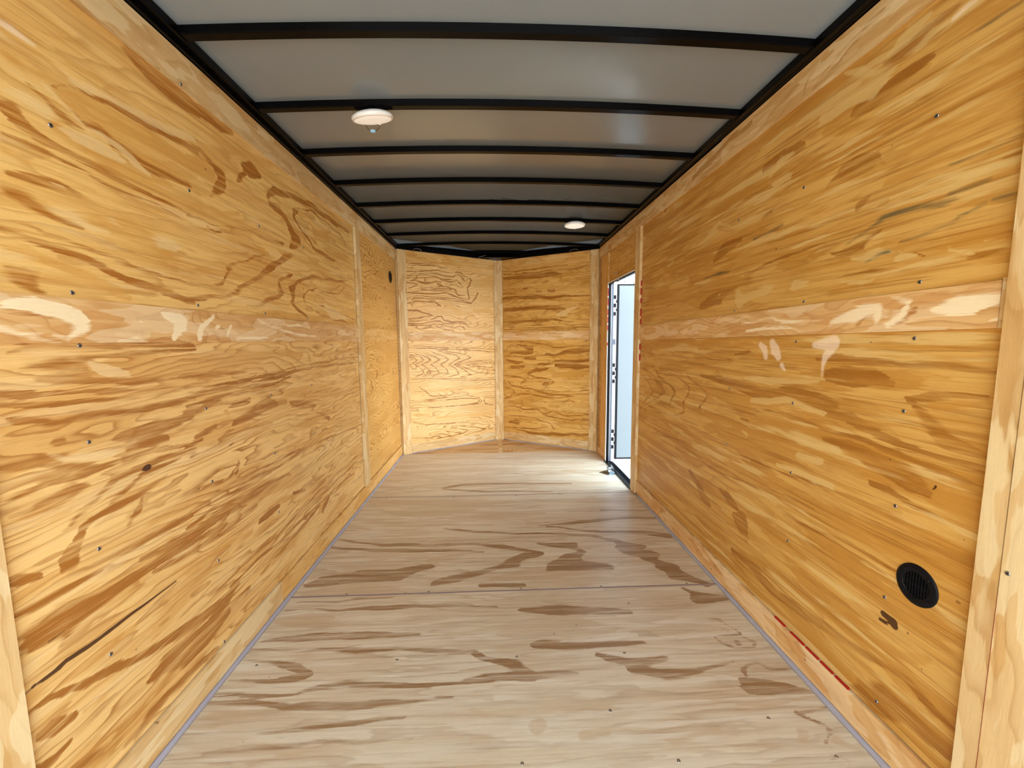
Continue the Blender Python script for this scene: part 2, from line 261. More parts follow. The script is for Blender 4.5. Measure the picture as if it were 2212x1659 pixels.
  ('d', (1.224,1.548,0.0092,1.204,1.566,0.0142,1.181,1.577,0.0134)),
  ('d', (1.149,1.546,0.0073,1.121,1.55,0.0114)),
  ('d', (1.3,1.438,0.0063,1.247,1.442,0.0108,1.184,1.452,0.0137,1.153,1.466,0.0093)),
  ('d', (0.921,1.353,0.0028,0.894,1.353,0.0053,0.859,1.355,0.0051,0.829,1.356,0.004)),
  ('d', (1.056,1.402,0.0054,1.018,1.382,0.0052)),
  ('m', (0.965,1.393,0.0069,0.898,1.395,0.0063,0.831,1.39,0.0058)),
  ('m', (1.111,1.435,0.0151,1.011,1.424,0.0115)),
  ('p', (0.944,1.385,0.004,0.897,1.366,0.0057)),
  ('p', (0.862,1.381,0.005,0.828,1.378,0.0048)),
  ('d', (1.254,1.367,0.0061,1.192,1.374,0.007,1.132,1.366,0.0052,1.078,1.365,0.0038)),
  ('p', (1.256,1.347,0.0086,1.173,1.339,0.0081,1.138,1.342,0.0041)),
  ('m', (1.327,1.32,0.0094,1.254,1.324,0.0058,1.187,1.319,0.0054)),
  ('p', (2.092,1.699,0.0197,1.995,1.733,0.0132,1.915,1.683,0.0079)),
  ('p', (2.17,1.665,0.0091,2.032,1.693,0.0227)),
  ('d', (2.021,1.564,0.0333,1.909,1.606,0.0274,1.805,1.602,0.012)),
  ('d', (1.687,1.648,0.0088,1.607,1.662,0.0105)),
  ('d', (2.636,1.989,0.022)),
  ('m', (2.435,1.839,0.0123)),
  ('p', (1.833,1.381,0.0169,1.782,1.337,0.0269,1.635,1.373,0.0198,1.582,1.38,0.0074)),
  ('p', (1.492,1.35,0.0094,1.44,1.368,0.0187,1.379,1.372,0.0093)),
  ('b', (2.146,1.48,0.0073,1.974,1.485,0.0067,1.87,1.484,0.0052)),
  ('b', (1.699,1.584,0.0028,1.552,1.595,0.0028)),
  ('d', (1.848,1.399,0.0091,1.965,1.375,0.0358,2.135,1.347,0.0257)),
  ('p', (1.95,1.386,0.0067)),
  ('p', (2.568,1.63,0.0148,2.479,1.63,0.0171)),
  ('d', (1.772,1.45,0.0053,1.643,1.468,0.0058,1.495,1.483,0.0068,1.305,1.48,0.0058)),
  ('p', (2.504,1.954,0.0305,2.41,1.95,0.0176)),
 ],
 'LR': [
  ('w', (1.637,1.152,0.0123,1.609,1.135,0.017,1.6,1.106,0.0126)),  # the w marks of this sheet are gloss reflections put into the colour
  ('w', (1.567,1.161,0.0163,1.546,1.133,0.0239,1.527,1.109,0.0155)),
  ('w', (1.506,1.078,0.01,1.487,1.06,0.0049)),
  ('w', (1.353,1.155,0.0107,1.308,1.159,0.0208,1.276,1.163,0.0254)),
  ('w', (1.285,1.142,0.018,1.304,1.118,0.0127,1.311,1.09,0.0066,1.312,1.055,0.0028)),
  ('m', (1.904,1.173,0.0098,1.777,1.169,0.0092)),
  ('m', (3.021,1.143,0.0234,2.414,1.161,0.0187,2.047,1.158,0.0159,1.7,1.151,0.0132)),
  ('d', (1.829,1.107,0.0072,1.726,1.115,0.0091)),
  ('d', (2.696,1.07,0.0035,2.272,1.076,0.003,1.852,1.086,0.0028)),
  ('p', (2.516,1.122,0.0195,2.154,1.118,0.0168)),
  ('d', (2.098,0.988,0.0111,1.934,0.986,0.0156,1.801,0.975,0.0197,1.648,0.965,0.0226,1.549,0.956,0.0227,1.437,0.983,0.0287,1.336,0.974,0.0294,1.258,0.965,0.0279)),
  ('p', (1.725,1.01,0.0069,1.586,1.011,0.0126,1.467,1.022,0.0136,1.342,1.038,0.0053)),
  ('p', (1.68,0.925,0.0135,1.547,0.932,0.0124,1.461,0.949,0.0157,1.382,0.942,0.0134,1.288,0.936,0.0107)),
  ('d', (1.642,0.887,0.0044,1.544,0.893,0.0042,1.429,0.892,0.0039,1.329,0.896,0.0037,1.251,0.891,0.0035)),
  ('m', (1.748,0.831,0.0141,1.604,0.845,0.0217,1.426,0.861,0.0157,1.326,0.86,0.0131,1.248,0.854,0.0125)),
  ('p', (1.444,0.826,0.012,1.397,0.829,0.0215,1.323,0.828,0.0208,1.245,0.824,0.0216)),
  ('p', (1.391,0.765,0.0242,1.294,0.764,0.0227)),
  ('d', (3.006,0.933,0.0066,2.813,0.874,0.0071,2.77,0.828,0.0092,2.905,0.735,0.0069,2.988,0.675,0.0072)),
  ('d', (3.01,0.988,0.0059,2.721,0.92,0.007,2.611,0.875,0.0316,2.559,0.847,0.0104,2.711,0.792,0.0063,2.987,0.659,0.0058)),
  ('d', (2.803,1.007,0.0072,2.667,0.932,0.0057,2.483,0.902,0.0065,2.404,0.847,0.0109,2.473,0.772,0.0051,2.708,0.749,0.0043,2.9,0.666,0.0053)),
  ('d', (2.723,0.955,0.0043,2.398,0.962,0.0039,2.26,0.926,0.007,2.255,0.867,0.0124,2.286,0.765,0.006,2.453,0.716,0.0048,2.704,0.692,0.0044)),
  ('d', (2.263,0.973,0.0075,2.081,0.912,0.0091,2.046,0.884,0.0099,2.106,0.819,0.0121)),
  ('d', (2.73,0.541,0.0075,2.521,0.569,0.007,2.233,0.594,0.0063)),
  ('m', (2.599,0.487,0.0278)),
  ('d', (2.137,0.63,0.0036,1.816,0.655,0.0031,1.589,0.674,0.0037,1.358,0.68,0.0032,1.233,0.689,0.0029)),
  ('d', (2.205,0.565,0.0077,2.084,0.546,0.0052,1.896,0.538,0.0046,1.664,0.568,0.0039,1.457,0.592,0.0043,1.303,0.607,0.0039)),
  ('p', (1.955,0.654,0.0087,1.816,0.655,0.004,1.658,0.662,0.0036)),
  ('p', (1.728,0.779,0.0089,1.696,0.767,0.0117)),
  ('p', (1.497,0.706,0.0134,1.412,0.704,0.0128,1.311,0.696,0.0117,1.234,0.706,0.0106)),
  ('p', (1.771,0.624,0.0053,1.655,0.626,0.0049)),
  ('d', (2.196,0.447,0.02,2.095,0.404,0.02,2.047,0.37,0.0288,1.981,0.35,0.0338)),
  ('d', (1.862,0.461,0.0218,1.798,0.445,0.0289,1.746,0.426,0.0217)),
  ('m', (1.802,0.489,0.0148,1.682,0.519,0.0098,1.609,0.515,0.016)),
  ('d', (1.748,0.831,0.0037,1.687,0.829,0.0072)),
  ('m', (2.869,0.244,0.0101,2.496,0.246,0.0108,2.206,0.259,0.015)),
  ('d', (1.308,1.108,0.008,1.214,1.116,0.0093,1.132,1.116,0.0087,1.06,1.113,0.0065,1.027,1.109,0.0063,0.953,1.109,0.0073,0.9,1.102,0.0083,0.826,1.097,0.0071)),
  ('d', (1.303,1.056,0.03,1.21,1.064,0.0317,1.128,1.071,0.0244,1.068,1.053,0.0117)),
  ('d', (1.018,1.014,0.0095,0.973,1.024,0.0091,0.906,1.039,0.0085,0.826,1.05,0.0065)),
  ('d', (1.003,0.994,0.0178,0.983,0.978,0.0191,0.952,0.957,0.0202,0.923,0.936,0.0182,0.883,0.926,0.0117,0.825,0.914,0.0068)),
  ('m', (0.957,1.008,0.0119,0.904,1.019,0.0085,0.824,1.037,0.0052)),
  ('d', (1.293,0.944,0.0166,1.198,0.938,0.0157,1.133,0.918,0.0132,1.04,0.901,0.0103,0.976,0.901,0.0064,0.918,0.89,0.0077,0.866,0.88,0.0073,0.826,0.876,0.0069)),
  ('d', (1.288,0.884,0.0042,1.193,0.882,0.0039,1.11,0.877,0.0046,1.037,0.872,0.006,0.973,0.864,0.0066,0.915,0.855,0.0078,0.875,0.842,0.0106,0.828,0.826,0.0115)),
  ('d', (1.285,0.852,0.0128,1.189,0.845,0.0201,1.106,0.828,0.0265,1.033,0.823,0.0321,0.983,0.807,0.0313,0.936,0.792,0.0217)),
  ('m', (0.935,0.78,0.0244,0.881,0.775,0.0183,0.832,0.776,0.0143)),
  ('d', (1.1,0.765,0.0113,1.044,0.764,0.0112,0.992,0.744,0.0108,0.931,0.738,0.0099)),
  ('m', (1.265,0.632,0.007,1.169,0.624,0.0065)),
  ('k', (1.149,1.165,0.0028,1.139,1.165,0.0028)),
  ('k', (1.048,0.842,0.0028)),
  ('k', (1.042,0.832,0.0028)),
  ('k', (1.056,0.849,0.0028)),
  ('k', (0.941,0.806,0.0028,0.935,0.817,0.0028)),
  ('k', (0.977,0.796,0.0028)),
  ('k', (0.97,0.774,0.0028)),
  ('k', (0.922,1.16,0.0028)),
  ('k', (1.265,0.834,0.0028)),
  ('k', (0.975,0.933,0.0028)),
  ('d', (1.752,0.382,0.0329,1.702,0.367,0.0552,1.662,0.32,0.0318)),
  ('m', (1.551,0.403,0.0119,1.456,0.404,0.0224,1.332,0.408,0.0171)),
  ('d', (1.468,0.539,0.0073,1.306,0.532,0.0078,1.177,0.552,0.0069,1.068,0.554,0.0053,1.02,0.553,0.0051)),
  ('m', (1.222,0.507,0.0286,1.171,0.482,0.0287,1.114,0.488,0.0161)),
  ('d', (1.642,0.214,0.0301,1.484,0.197,0.0212,1.315,0.22,0.0208,1.211,0.237,0.0191,1.12,0.252,0.012,1.041,0.26,0.0138,0.951,0.281,0.011,0.87,0.26,0.0108,0.825,0.264,0.0071)),
  ('m', (1.217,0.301,0.0166,1.101,0.34,0.0227)),
  ('m', (1.072,0.316,0.0159,1,0.333,0.0176,0.92,0.384,0.0074)),
  ('d', (1.15,0.125,0.0051,1.105,0.148,0.0259,1.056,0.151,0.0349,0.986,0.187,0.0288,0.921,0.186,0.0253,0.863,0.189,0.02,0.825,0.2,0.0133)),
  ('k', (1.036,0.414,0.0087,1.021,0.412,0.0093,1.007,0.408,0.0136,1.002,0.402,0.0103)),
  ('k', (1.046,0.392,0.0044,1.031,0.393,0.0054,1.019,0.393,0.0032)),
  ('k', (0.968,0.411,0.0029,0.964,0.408,0.0028)),
  ('k', (1.013,0.306,0.0028)),
  ('k', (0.969,0.349,0.0028)),
  ('k', (0.832,0.441,0.0028)),
  ('k', (0.866,0.714,0.0028)),
  ('k', (0.924,0.344,0.0028)),
  ('p', (1.015,0.737,0.0046,0.915,0.738,0.0084,0.829,0.739,0.0115)),
  ('d', (1.764,0.215,0.0239,1.587,0.224,0.026)),
  ('m', (0.973,0.741,0.0173,0.899,0.749,0.0138,0.826,0.767,0.0107)),
 ],
 'F': [
  ('m', (-0.971,3.003,0.0551,-0.674,2.966,0.0544,-0.237,2.903,0.0725,0.121,2.937,0.0464)),
  ('m', (-0.773,2.797,0.0316,-0.494,2.747,0.0652,-0.161,2.794,0.0338)),
  ('m', (-0.937,2.68,0.0227,-0.74,2.668,0.0226)),
  ('m', (-0.932,2.592,0.0344,-0.789,2.528,0.0224)),
  ('d', (-0.952,2.408,0.0161,-0.71,2.334,0.0166,-0.42,2.306,0.0173,-0.136,2.302,0.0139,0.035,2.269,0.0276,0.24,2.18,0.0156)),
  ('d', (-0.961,2.314,0.0267,-0.69,2.265,0.0162,-0.299,2.243,0.0164,-0.077,2.209,0.0128)),
  ('m', (-0.184,2.183,0.0317,-0.331,2.149,0.0296,-0.378,2.055,0.0367)),
  ('d', (0.239,2.17,0.0206,0.14,2.154,0.0463,0.083,2.087,0.0409,0.01,2.052,0.0223,-0.072,2.02,0.022,-0.216,1.957,0.0342,-0.31,1.928,0.0424)),
  ('d', (-0.891,1.96,0.0736,-0.713,2.001,0.0553,-0.519,2.008,0.0559,-0.382,2.074,0.0482)),
  ('m', (-0.896,1.865,0.0495,-0.68,1.9,0.0493,-0.491,1.89,0.0315)),
  ('d', (-0.332,2.515,0.0129,-0.144,2.464,0.0155,0.098,2.424,0.0129,0.398,2.406,0.013,0.581,2.358,0.0192,0.708,2.301,0.0236,0.713,2.242,0.0458,0.817,2.214,0.047)),
  ('d', (0.714,2.175,0.056,0.827,2.147,0.0531,0.855,2.025,0.0422,0.917,1.93,0.0464,1.021,1.84,0.0273)),
  ('d', (0.241,2.292,0.0234,0.431,2.258,0.0343,0.474,2.189,0.0218,0.407,2.129,0.0457,0.286,2.037,0.0407,0.444,2.048,0.0478,0.593,2.02,0.0384)),
  ('m', (-0.021,1.946,0.0254,0.179,1.988,0.0528,0.382,1.995,0.0451,0.583,1.984,0.0181)),
  ('d', (-0.068,1.899,0.0325,0.122,1.889,0.0243)),
  ('m', (-0.286,2.672,0.0467,-0.023,2.688,0.063,0.311,2.7,0.0397)),
  ('d', (0.291,2.521,0.0163,0.552,2.563,0.0208,0.825,2.607,0.0177,1.058,2.593,0.0183)),
  ('d', (0.326,2.505,0.0139,0.644,2.418,0.0161,0.94,2.388,0.0269,1.02,2.345,0.0542)),
  ('d', (0.728,2.741,0.0167,1.067,2.72,0.0167)),
  ('m', (0.194,2.569,0.0431,0.269,2.55,0.0286)),
  ('m', (0.625,2.906,0.0559,0.983,2.884,0.0372)),
  ('m', (-0.916,4.098,0.0281,-0.325,4.093,0.028,0.462,4.005,0.0274)),
  ('m', (-1.046,3.847,0.0312,-0.308,3.86,0.0315,0.63,3.829,0.0314)),
  ('m', (-0.908,3.582,0.0399,-0.63,3.564,0.0265)),
  ('m', (-0.699,3.23,0.0193,-0.681,3.296,0.0232,-0.433,3.35,0.0193,0.223,3.381,0.0196,0.554,3.36,0.0196)),
  ('d', (-0.435,3.236,0.0325,-0.268,3.316,0.0282,0.056,3.319,0.0236,0.623,3.283,0.0235)),
  ('d', (-0.432,3.213,0.0212,-0.102,3.15,0.0211,0.437,3.116,0.0169)),
  ('m', (-0.216,3.267,0.0228,0.295,3.257,0.0183)),
  ('m', (0.596,3.621,0.0545,0.836,3.495,0.0396)),
  ('d', (-0.918,1.804,0.0077,-0.724,1.806,0.0079,-0.494,1.826,0.0081)),
  ('d', (-0.933,1.756,0.0059,-0.701,1.744,0.0072,-0.475,1.75,0.0153,-0.244,1.75,0.0122,-0.011,1.732,0.0151)),
  ('m', (-0.936,1.688,0.044,-0.824,1.682,0.0451,-0.717,1.687,0.0348)),
  ('d', (-0.945,1.56,0.0126,-0.807,1.568,0.0179,-0.643,1.584,0.0204,-0.502,1.576,0.0198,-0.34,1.568,0.0148)),
  ('m', (-0.221,1.562,0.0101,-0.083,1.58,0.0205,0.143,1.621,0.0421)),
  ('d', (-0.951,1.524,0.0053,-0.745,1.504,0.0066,-0.544,1.494,0.018,-0.379,1.495,0.0068,-0.278,1.485,0.0132,-0.144,1.465,0.0088,-0.111,1.472,0.0063,-0.044,1.429,0.0119,0.051,1.391,0.0234,0.118,1.345,0.0259)),
  ('d', (-0.97,1.468,0.0041,-0.816,1.452,0.0096,-0.727,1.423,0.0197,-0.678,1.396,0.019,-0.717,1.375,0.0169,-0.832,1.366,0.0077,-0.96,1.372,0.0056)),
  ('d', (-0.946,1.315,0.0105,-0.831,1.312,0.0087,-0.684,1.305,0.0044,-0.606,1.326,0.0138,-0.523,1.34,0.0149,-0.372,1.328,0.0108,-0.252,1.322,0.0091,-0.132,1.324,0.0056,-0.042,1.338,0.0226,0.118,1.341,0.0227)),
  ('d', (-0.957,1.288,0.0097,-0.811,1.278,0.011,-0.69,1.259,0.0095,-0.493,1.252,0.0197,-0.354,1.258,0.0135,-0.242,1.263,0.005,-0.156,1.258,0.0033)),
  ('m', (-0.96,1.213,0.0331,-0.886,1.222,0.0321,-0.78,1.223,0.0157)),
  ('d', (-0.736,1.162,0.0046,-0.649,1.175,0.0092,-0.496,1.185,0.0107,-0.286,1.198,0.0062)),
  ('d', (-0.96,1.11,0.004,-0.816,1.113,0.0054,-0.672,1.119,0.0083,-0.527,1.131,0.0069,-0.399,1.127,0.0054,-0.27,1.123,0.0067)),
  ('m', (-0.659,1.096,0.0162,-0.518,1.109,0.0165)),
  ('m', (-0.09,1.115,0.0161,-0.038,1.112,0.0161)),
  ('m', (-0.096,1.214,0.0122,-0.04,1.198,0.012)),
  ('m', (-0.215,1.271,0.0051,-0.012,1.261,0.0135)),
  ('m', (0.507,1.833,0.0279,0.628,1.82,0.0278)),
  ('d', (0.087,1.702,0.0177,0.277,1.692,0.0354,0.577,1.665,0.0234)),
  ('m', (0.044,1.584,0.0771,0.261,1.593,0.0684,0.471,1.562,0.0418)),
  ('d', (0.176,1.489,0.037,0.345,1.48,0.023,0.55,1.479,0.0138)),
  ('p', (0.26,1.503,0.0093,0.387,1.511,0.0118,0.568,1.512,0.0095)),
  ('d', (0.036,1.349,0.0229,0.19,1.345,0.0134,0.252,1.342,0.0153)),
  ('d', (0.366,1.426,0.0134,0.485,1.386,0.0252,0.618,1.396,0.0241)),
  ('d', (0.474,1.354,0.0372,0.589,1.325,0.0232,0.719,1.334,0.0142,0.865,1.367,0.0052)),
  ('d', (0.859,1.304,0.0099,0.906,1.348,0.0053,0.947,1.363,0.0066,0.969,1.337,0.0091,1.063,1.325,0.0062)),
  ('d', (0.828,1.283,0.0354,0.862,1.26,0.032,0.97,1.24,0.0223,1.052,1.229,0.0073)),
  ('m', (0.746,1.185,0.0059,0.849,1.192,0.0178,0.942,1.201,0.0089)),
  ('d', (0.9,1.812,0.0228,0.909,1.745,0.0428,1.067,1.737,0.0257)),
  ('d', (0.906,1.603,0.006,0.951,1.589,0.006,0.961,1.506,0.0029,0.864,1.511,0.0049)),
  ('d', (0.852,1.502,0.0061,0.866,1.463,0.0065,0.904,1.434,0.005,0.977,1.43,0.0037,0.994,1.456,0.0061,0.96,1.491,0.0056,0.889,1.505,0.0042)),
  ('m', (0.904,1.544,0.0176,0.915,1.539,0.0176)),
  ('d', (0.927,1.46,0.0126)),
  ('m', (0.831,1.411,0.0047,0.884,1.399,0.0052,1.012,1.402,0.0042)),
  ('d', (0.959,1.162,0.0158,0.971,1.119,0.0096,0.982,1.079,0.005,0.969,1.032,0.0033)),
  ('d', (0.959,1.162,0.0085,1.062,1.169,0.0057)),
  ('m', (0.891,1.1,0.0114,0.912,1.071,0.0148,0.93,1.055,0.0054)),
  ('d', (0.902,1.001,0.0028,0.942,1.018,0.0028,0.964,1.003,0.0035,0.958,0.984,0.0028)),
  ('m', (0.237,1.115,0.0242,0.318,1.122,0.0163)),
  ('d', (0.306,1.184,0.0046,0.361,1.182,0.0031)),
  ('m', (0.11,1.149,0.023)),
  ('m', (0.488,1.081,0.0148,0.687,1.11,0.0127)),
  ('m', (0.673,1.041,0.0139,0.811,1.055,0.0141)),
  ('m', (0.318,1.031,0.0059,0.469,1.036,0.006)),
  ('m', (0.999,1.062,0.0225,1.028,1.034,0.0257)),
 ],
 'ML': [
  ('p', (0.866,1.26,0.0161,0.911,1.264,0.014,0.958,1.254,0.0152,1.003,1.242,0.0185,1.028,1.216,0.0163,1.006,1.196,0.0108)),
  ('p', (0.861,1.211,0.0117,0.918,1.195,0.0081,0.985,1.183,0.0028)),
  ('p', (0.97,1.203,0.0077,1.005,1.188,0.008)),
  ('p', (1.126,1.189,0.0085,1.162,1.195,0.009,1.199,1.184,0.0028)),
  ('p', (1.284,1.253,0.0214,1.328,1.24,0.0243,1.29,1.199,0.0194)),
  ('p', (1.467,1.268,0.0064,1.422,1.227,0.0138,1.418,1.194,0.0195)),
  ('p', (1.505,1.23,0.0094)),
  ('p', (1.58,1.238,0.0097,1.576,1.201,0.0072)),
  ('p', (1.783,1.272,0.0059,1.898,1.241,0.0079,2.135,1.214,0.0086,2.29,1.207,0.0045)),
  ('p', (1.974,1.258,0.0047,2.235,1.255,0.0053)),
  ('p', (1.594,1.189,0.0062,1.825,1.203,0.0053)),
  ('p', (1.178,1.243,0.0045,1.195,1.244,0.0046)),
  ('m', (0.862,1.228,0.0083,0.921,1.223,0.0106,0.982,1.218,0.0095)),
  ('d', (0.864,1.244,0.0028,0.924,1.243,0.0028,0.984,1.233,0.0048)),
 ],
 'MR': [
  ('p', (1.293,1.231,0.0172,1.196,1.242,0.0242,1.14,1.259,0.0144,1.111,1.228,0.0165)),
  ('p', (1.1,1.284,0.0056,1.045,1.265,0.0084,1.042,1.233,0.0123,1.083,1.208,0.0102)),
  ('p', (0.974,1.242,0.0088,0.918,1.258,0.0226,0.836,1.265,0.0149)),
  ('p', (0.878,1.209,0.0039,0.825,1.214,0.0073)),
  ('p', (1.773,1.245,0.0031,1.546,1.255,0.0028,1.425,1.231,0.0037,1.33,1.244,0.0044)),
  ('p', (1.707,1.213,0.0055,1.495,1.221,0.0048,1.422,1.2,0.0031)),
  ('d', (1.17,1.215,0.0119,1.161,1.245,0.0074)),
  ('m', (1.153,1.274,0.0048,1.088,1.255,0.0067,1.07,1.221,0.0069)),
  ('d', (1.016,1.241,0.0143,1.059,1.211,0.0099)),
 ],
 'VL': [
  ('d', (0.078,1.954,0.0075,0.219,1.964,0.0076,0.319,1.974,0.0031)),
  ('d', (0.077,1.93,0.0036,0.218,1.943,0.0037,0.393,1.956,0.0037,0.448,1.958,0.0039,0.489,1.942,0.0064,0.56,1.949,0.0048)),
  ('d', (0.076,1.906,0.0036,0.185,1.916,0.003)),
  ('d', (0.087,1.871,0.003,0.283,1.89,0.0031,0.377,1.908,0.0031,0.433,1.915,0.0038,0.488,1.907,0.0045,0.594,1.897,0.0033,0.652,1.899,0.0032,0.682,1.914,0.0045,0.727,1.911,0.0057,0.748,1.88,0.0057,0.816,1.865,0.0043,0.846,1.834,0.0078,0.837,1.787,0.0071,0.791,1.751,0.0051,0.797,1.698,0.0062,0.819,1.646,0.0062,0.811,1.626,0.0044)),
  ('d', (0.074,1.852,0.003,0.282,1.866,0.0031,0.418,1.88,0.0038,0.522,1.863,0.0039,0.63,1.858,0.0032,0.674,1.887,0.0038,0.711,1.884,0.0057,0.74,1.847,0.0059,0.777,1.816,0.0052)),
  ('d', (0.073,1.828,0.003,0.349,1.852,0.0031,0.417,1.851,0.0032,0.486,1.828,0.0032,0.614,1.831,0.0032)),
  ('d', (0.072,1.804,0.0042,0.247,1.82,0.0037,0.389,1.84,0.0031,0.451,1.838,0.004,0.499,1.81,0.0033,0.614,1.808,0.0032,0.673,1.829,0.0033,0.702,1.805,0.0044,0.738,1.761,0.0075)),
  ('d', (0.072,1.785,0.003,0.213,1.789,0.005,0.312,1.772,0.0094,0.374,1.782,0.0074,0.429,1.798,0.0045,0.449,1.768,0.0055,0.498,1.759,0.0099)),
  ('d', (0.071,1.767,0.0043,0.18,1.759,0.0031,0.219,1.753,0.0033,0.179,1.732,0.0042,0.093,1.69,0.003)),
  ('m', (0.082,1.732,0.0123,0.12,1.728,0.0124)),
  ('d', (0.244,1.724,0.0031,0.414,1.737,0.0031,0.54,1.755,0.0032,0.627,1.774,0.0039,0.671,1.77,0.0048,0.715,1.746,0.0057)),
  ('d', (0.21,1.703,0.0031,0.413,1.718,0.0032,0.569,1.737,0.0032,0.648,1.729,0.0042,0.655,1.69,0.0044,0.698,1.667,0.0047,0.759,1.67,0.0046)),
  ('d', (0.08,1.659,0.003,0.276,1.695,0.0031,0.482,1.707,0.0032,0.597,1.72,0.0032)),
  ('d', (0.079,1.634,0.0036,0.176,1.661,0.0043,0.343,1.666,0.0063,0.553,1.685,0.0032,0.625,1.663,0.0041,0.698,1.64,0.0041,0.803,1.625,0.0041)),
  ('d', (0.078,1.604,0.003,0.208,1.638,0.0031,0.411,1.636,0.0032,0.551,1.633,0.0033,0.697,1.62,0.0033,0.81,1.599,0.0041,0.841,1.6,0.0054)),
  ('d', (0.077,1.579,0.0036,0.207,1.616,0.0031,0.48,1.617,0.0032,0.697,1.601,0.0033,0.833,1.586,0.0047,0.888,1.636,0.005,0.904,1.671,0.0073,0.929,1.706,0.0073)),
  ('d', (0.076,1.549,0.0048,0.206,1.585,0.0043,0.409,1.582,0.0065,0.471,1.546,0.0102)),
  ('m', (0.441,1.5,0.0286,0.585,1.544,0.0231,0.694,1.475,0.029,0.693,1.435,0.0149)),
  ('m', (0.97,1.803,0.0407,1.091,1.872,0.0419,1.123,1.785,0.0414)),
  ('m', (0.886,1.501,0.0304,1.045,1.519,0.0314,1.118,1.473,0.0226)),
  ('m', (0.807,1.464,0.0297)),
  ('m', (0.991,1.661,0.0272,1.088,1.673,0.0206)),
  ('m', (0.818,1.951,0.0165,0.973,1.958,0.0202)),
  ('d', (0.073,1.484,0.0043,0.203,1.492,0.0094,0.289,1.463,0.0065,0.377,1.443,0.0053,0.268,1.425,0.0044,0.134,1.397,0.0062,0.083,1.408,0.0038)),
  ('d', (0.076,1.374,0.0037,0.199,1.379,0.0037,0.369,1.401,0.0038,0.44,1.435,0.0064,0.489,1.43,0.0055,0.502,1.391,0.0054,0.581,1.38,0.004,0.767,1.383,0.004)),
  ('d', (0.075,1.352,0.0031,0.265,1.355,0.0031,0.403,1.389,0.0038,0.459,1.384,0.0046,0.494,1.359,0.0046,0.691,1.368,0.004,0.767,1.363,0.0042,0.804,1.323,0.0044)),
  ('d', (0.074,1.328,0.0049,0.145,1.335,0.0037,0.333,1.337,0.0038,0.437,1.358,0.0039,0.544,1.333,0.004,0.631,1.314,0.0046,0.691,1.335,0.004,0.736,1.322,0.005,0.765,1.288,0.0051)),
  ('d', (0.073,1.297,0.0037,0.264,1.304,0.0038,0.401,1.325,0.0039,0.542,1.294,0.004,0.615,1.281,0.004)),
  ('d', (0.099,1.036,0.0028,0.225,1.012,0.0033,0.267,0.978,0.0038,0.171,0.933,0.0034,0.229,0.89,0.0033,0.262,0.839,0.0039,0.175,0.807,0.0029)),
  ('d', (0.175,1.042,0.0028,0.302,1.01,0.0033,0.345,0.976,0.0039,0.248,0.93,0.0034,0.307,0.886,0.0034,0.341,0.835,0.004,0.252,0.802,0.0029)),
  ('d', (0.269,1.048,0.0029,0.4,1.007,0.0034,0.444,0.973,0.004,0.344,0.926,0.0035,0.405,0.882,0.0034,0.44,0.83,0.004,0.349,0.797,0.003)),
  ('d', (0.374,1.05,0.0029,0.508,1.008,0.0034,0.554,0.973,0.0041,0.451,0.922,0.0036,0.514,0.877,0.0035,0.55,0.824,0.0042,0.457,0.791,0.003)),
  ('d', (0.473,1.056,0.0029,0.64,1.018,0.0035,0.686,0.982,0.0042,0.552,0.918,0.0037,0.626,0.872,0.0035,0.682,0.809,0.0042,0.549,0.786,0.003)),
  ('d', (0.528,1.063,0.003,0.745,1.023,0.0035,0.823,0.986,0.0042,0.618,0.915,0.0037,0.742,0.849,0.0036,0.819,0.793,0.0044,0.691,0.773,0.0031)),
  ('d', (0.082,1.017,0.0028,0.157,1.006,0.0028,0.189,0.973,0.0034,0.129,0.935,0.0028,0.079,0.929,0.0028)),
  ('d', (1.131,0.941,0.0032,0.893,0.949,0.0031,0.656,0.912,0.0033,0.89,0.816,0.0031,1.129,0.785,0.0032)),
  ('d', (1.131,0.922,0.0032,0.943,0.929,0.0031,0.762,0.905,0.0034,0.942,0.858,0.0031,1.13,0.831,0.0032)),
  ('d', (1.131,0.904,0.0032,0.994,0.909,0.0031,0.841,0.902,0.0034,0.973,0.874,0.0031,1.13,0.858,0.0032)),
  ('d', (0.078,1.136,0.0028,0.332,1.112,0.0028,0.796,1.096,0.0028,1.133,1.072,0.0028)),
  ('d', (0.077,1.112,0.0028,0.42,1.09,0.0028,0.795,1.07,0.0028,1.133,1.041,0.0028)),
  ('d', (0.074,0.788,0.0028,0.411,0.772,0.0028,0.789,0.75,0.0028,1.129,0.739,0.0028)),
  ('d', (0.501,0.75,0.0028,0.788,0.732,0.0028,1.128,0.721,0.0028)),
  ('d', (0.066,0.557,0.0029,0.315,0.552,0.003,0.496,0.562,0.003,0.784,0.555,0.0031,0.915,0.535,0.0031,0.956,0.486,0.0041,0.914,0.454,0.0032,0.588,0.458,0.0031,0.312,0.468,0.003,0.08,0.482,0.0029)),
  ('d', (0.09,0.539,0.0029,0.496,0.536,0.003,0.784,0.528,0.0031,0.895,0.519,0.0031,0.925,0.489,0.0036,0.883,0.466,0.0032,0.684,0.458,0.0031)),
  ('d', (1.125,0.509,0.0032,1.008,0.518,0.0033,0.982,0.484,0.0042,1.007,0.445,0.0032,1.124,0.416,0.0032)),
  ('m', (0.416,0.645,0.0255,0.592,0.64,0.0173)),
  ('m', (0.737,0.647,0.0176,0.989,0.629,0.0136)),
  ('d', (0.206,0.694,0.0041,0.274,0.647,0.0042,0.316,0.602,0.005,0.36,0.582,0.0051,0.516,0.586,0.0035)),
  ('m', (0.246,0.608,0.0199)),
  ('m', (0.136,0.41,0.0164,0.309,0.383,0.021)),
  ('m', (0.092,0.349,0.0162,0.219,0.309,0.0124)),
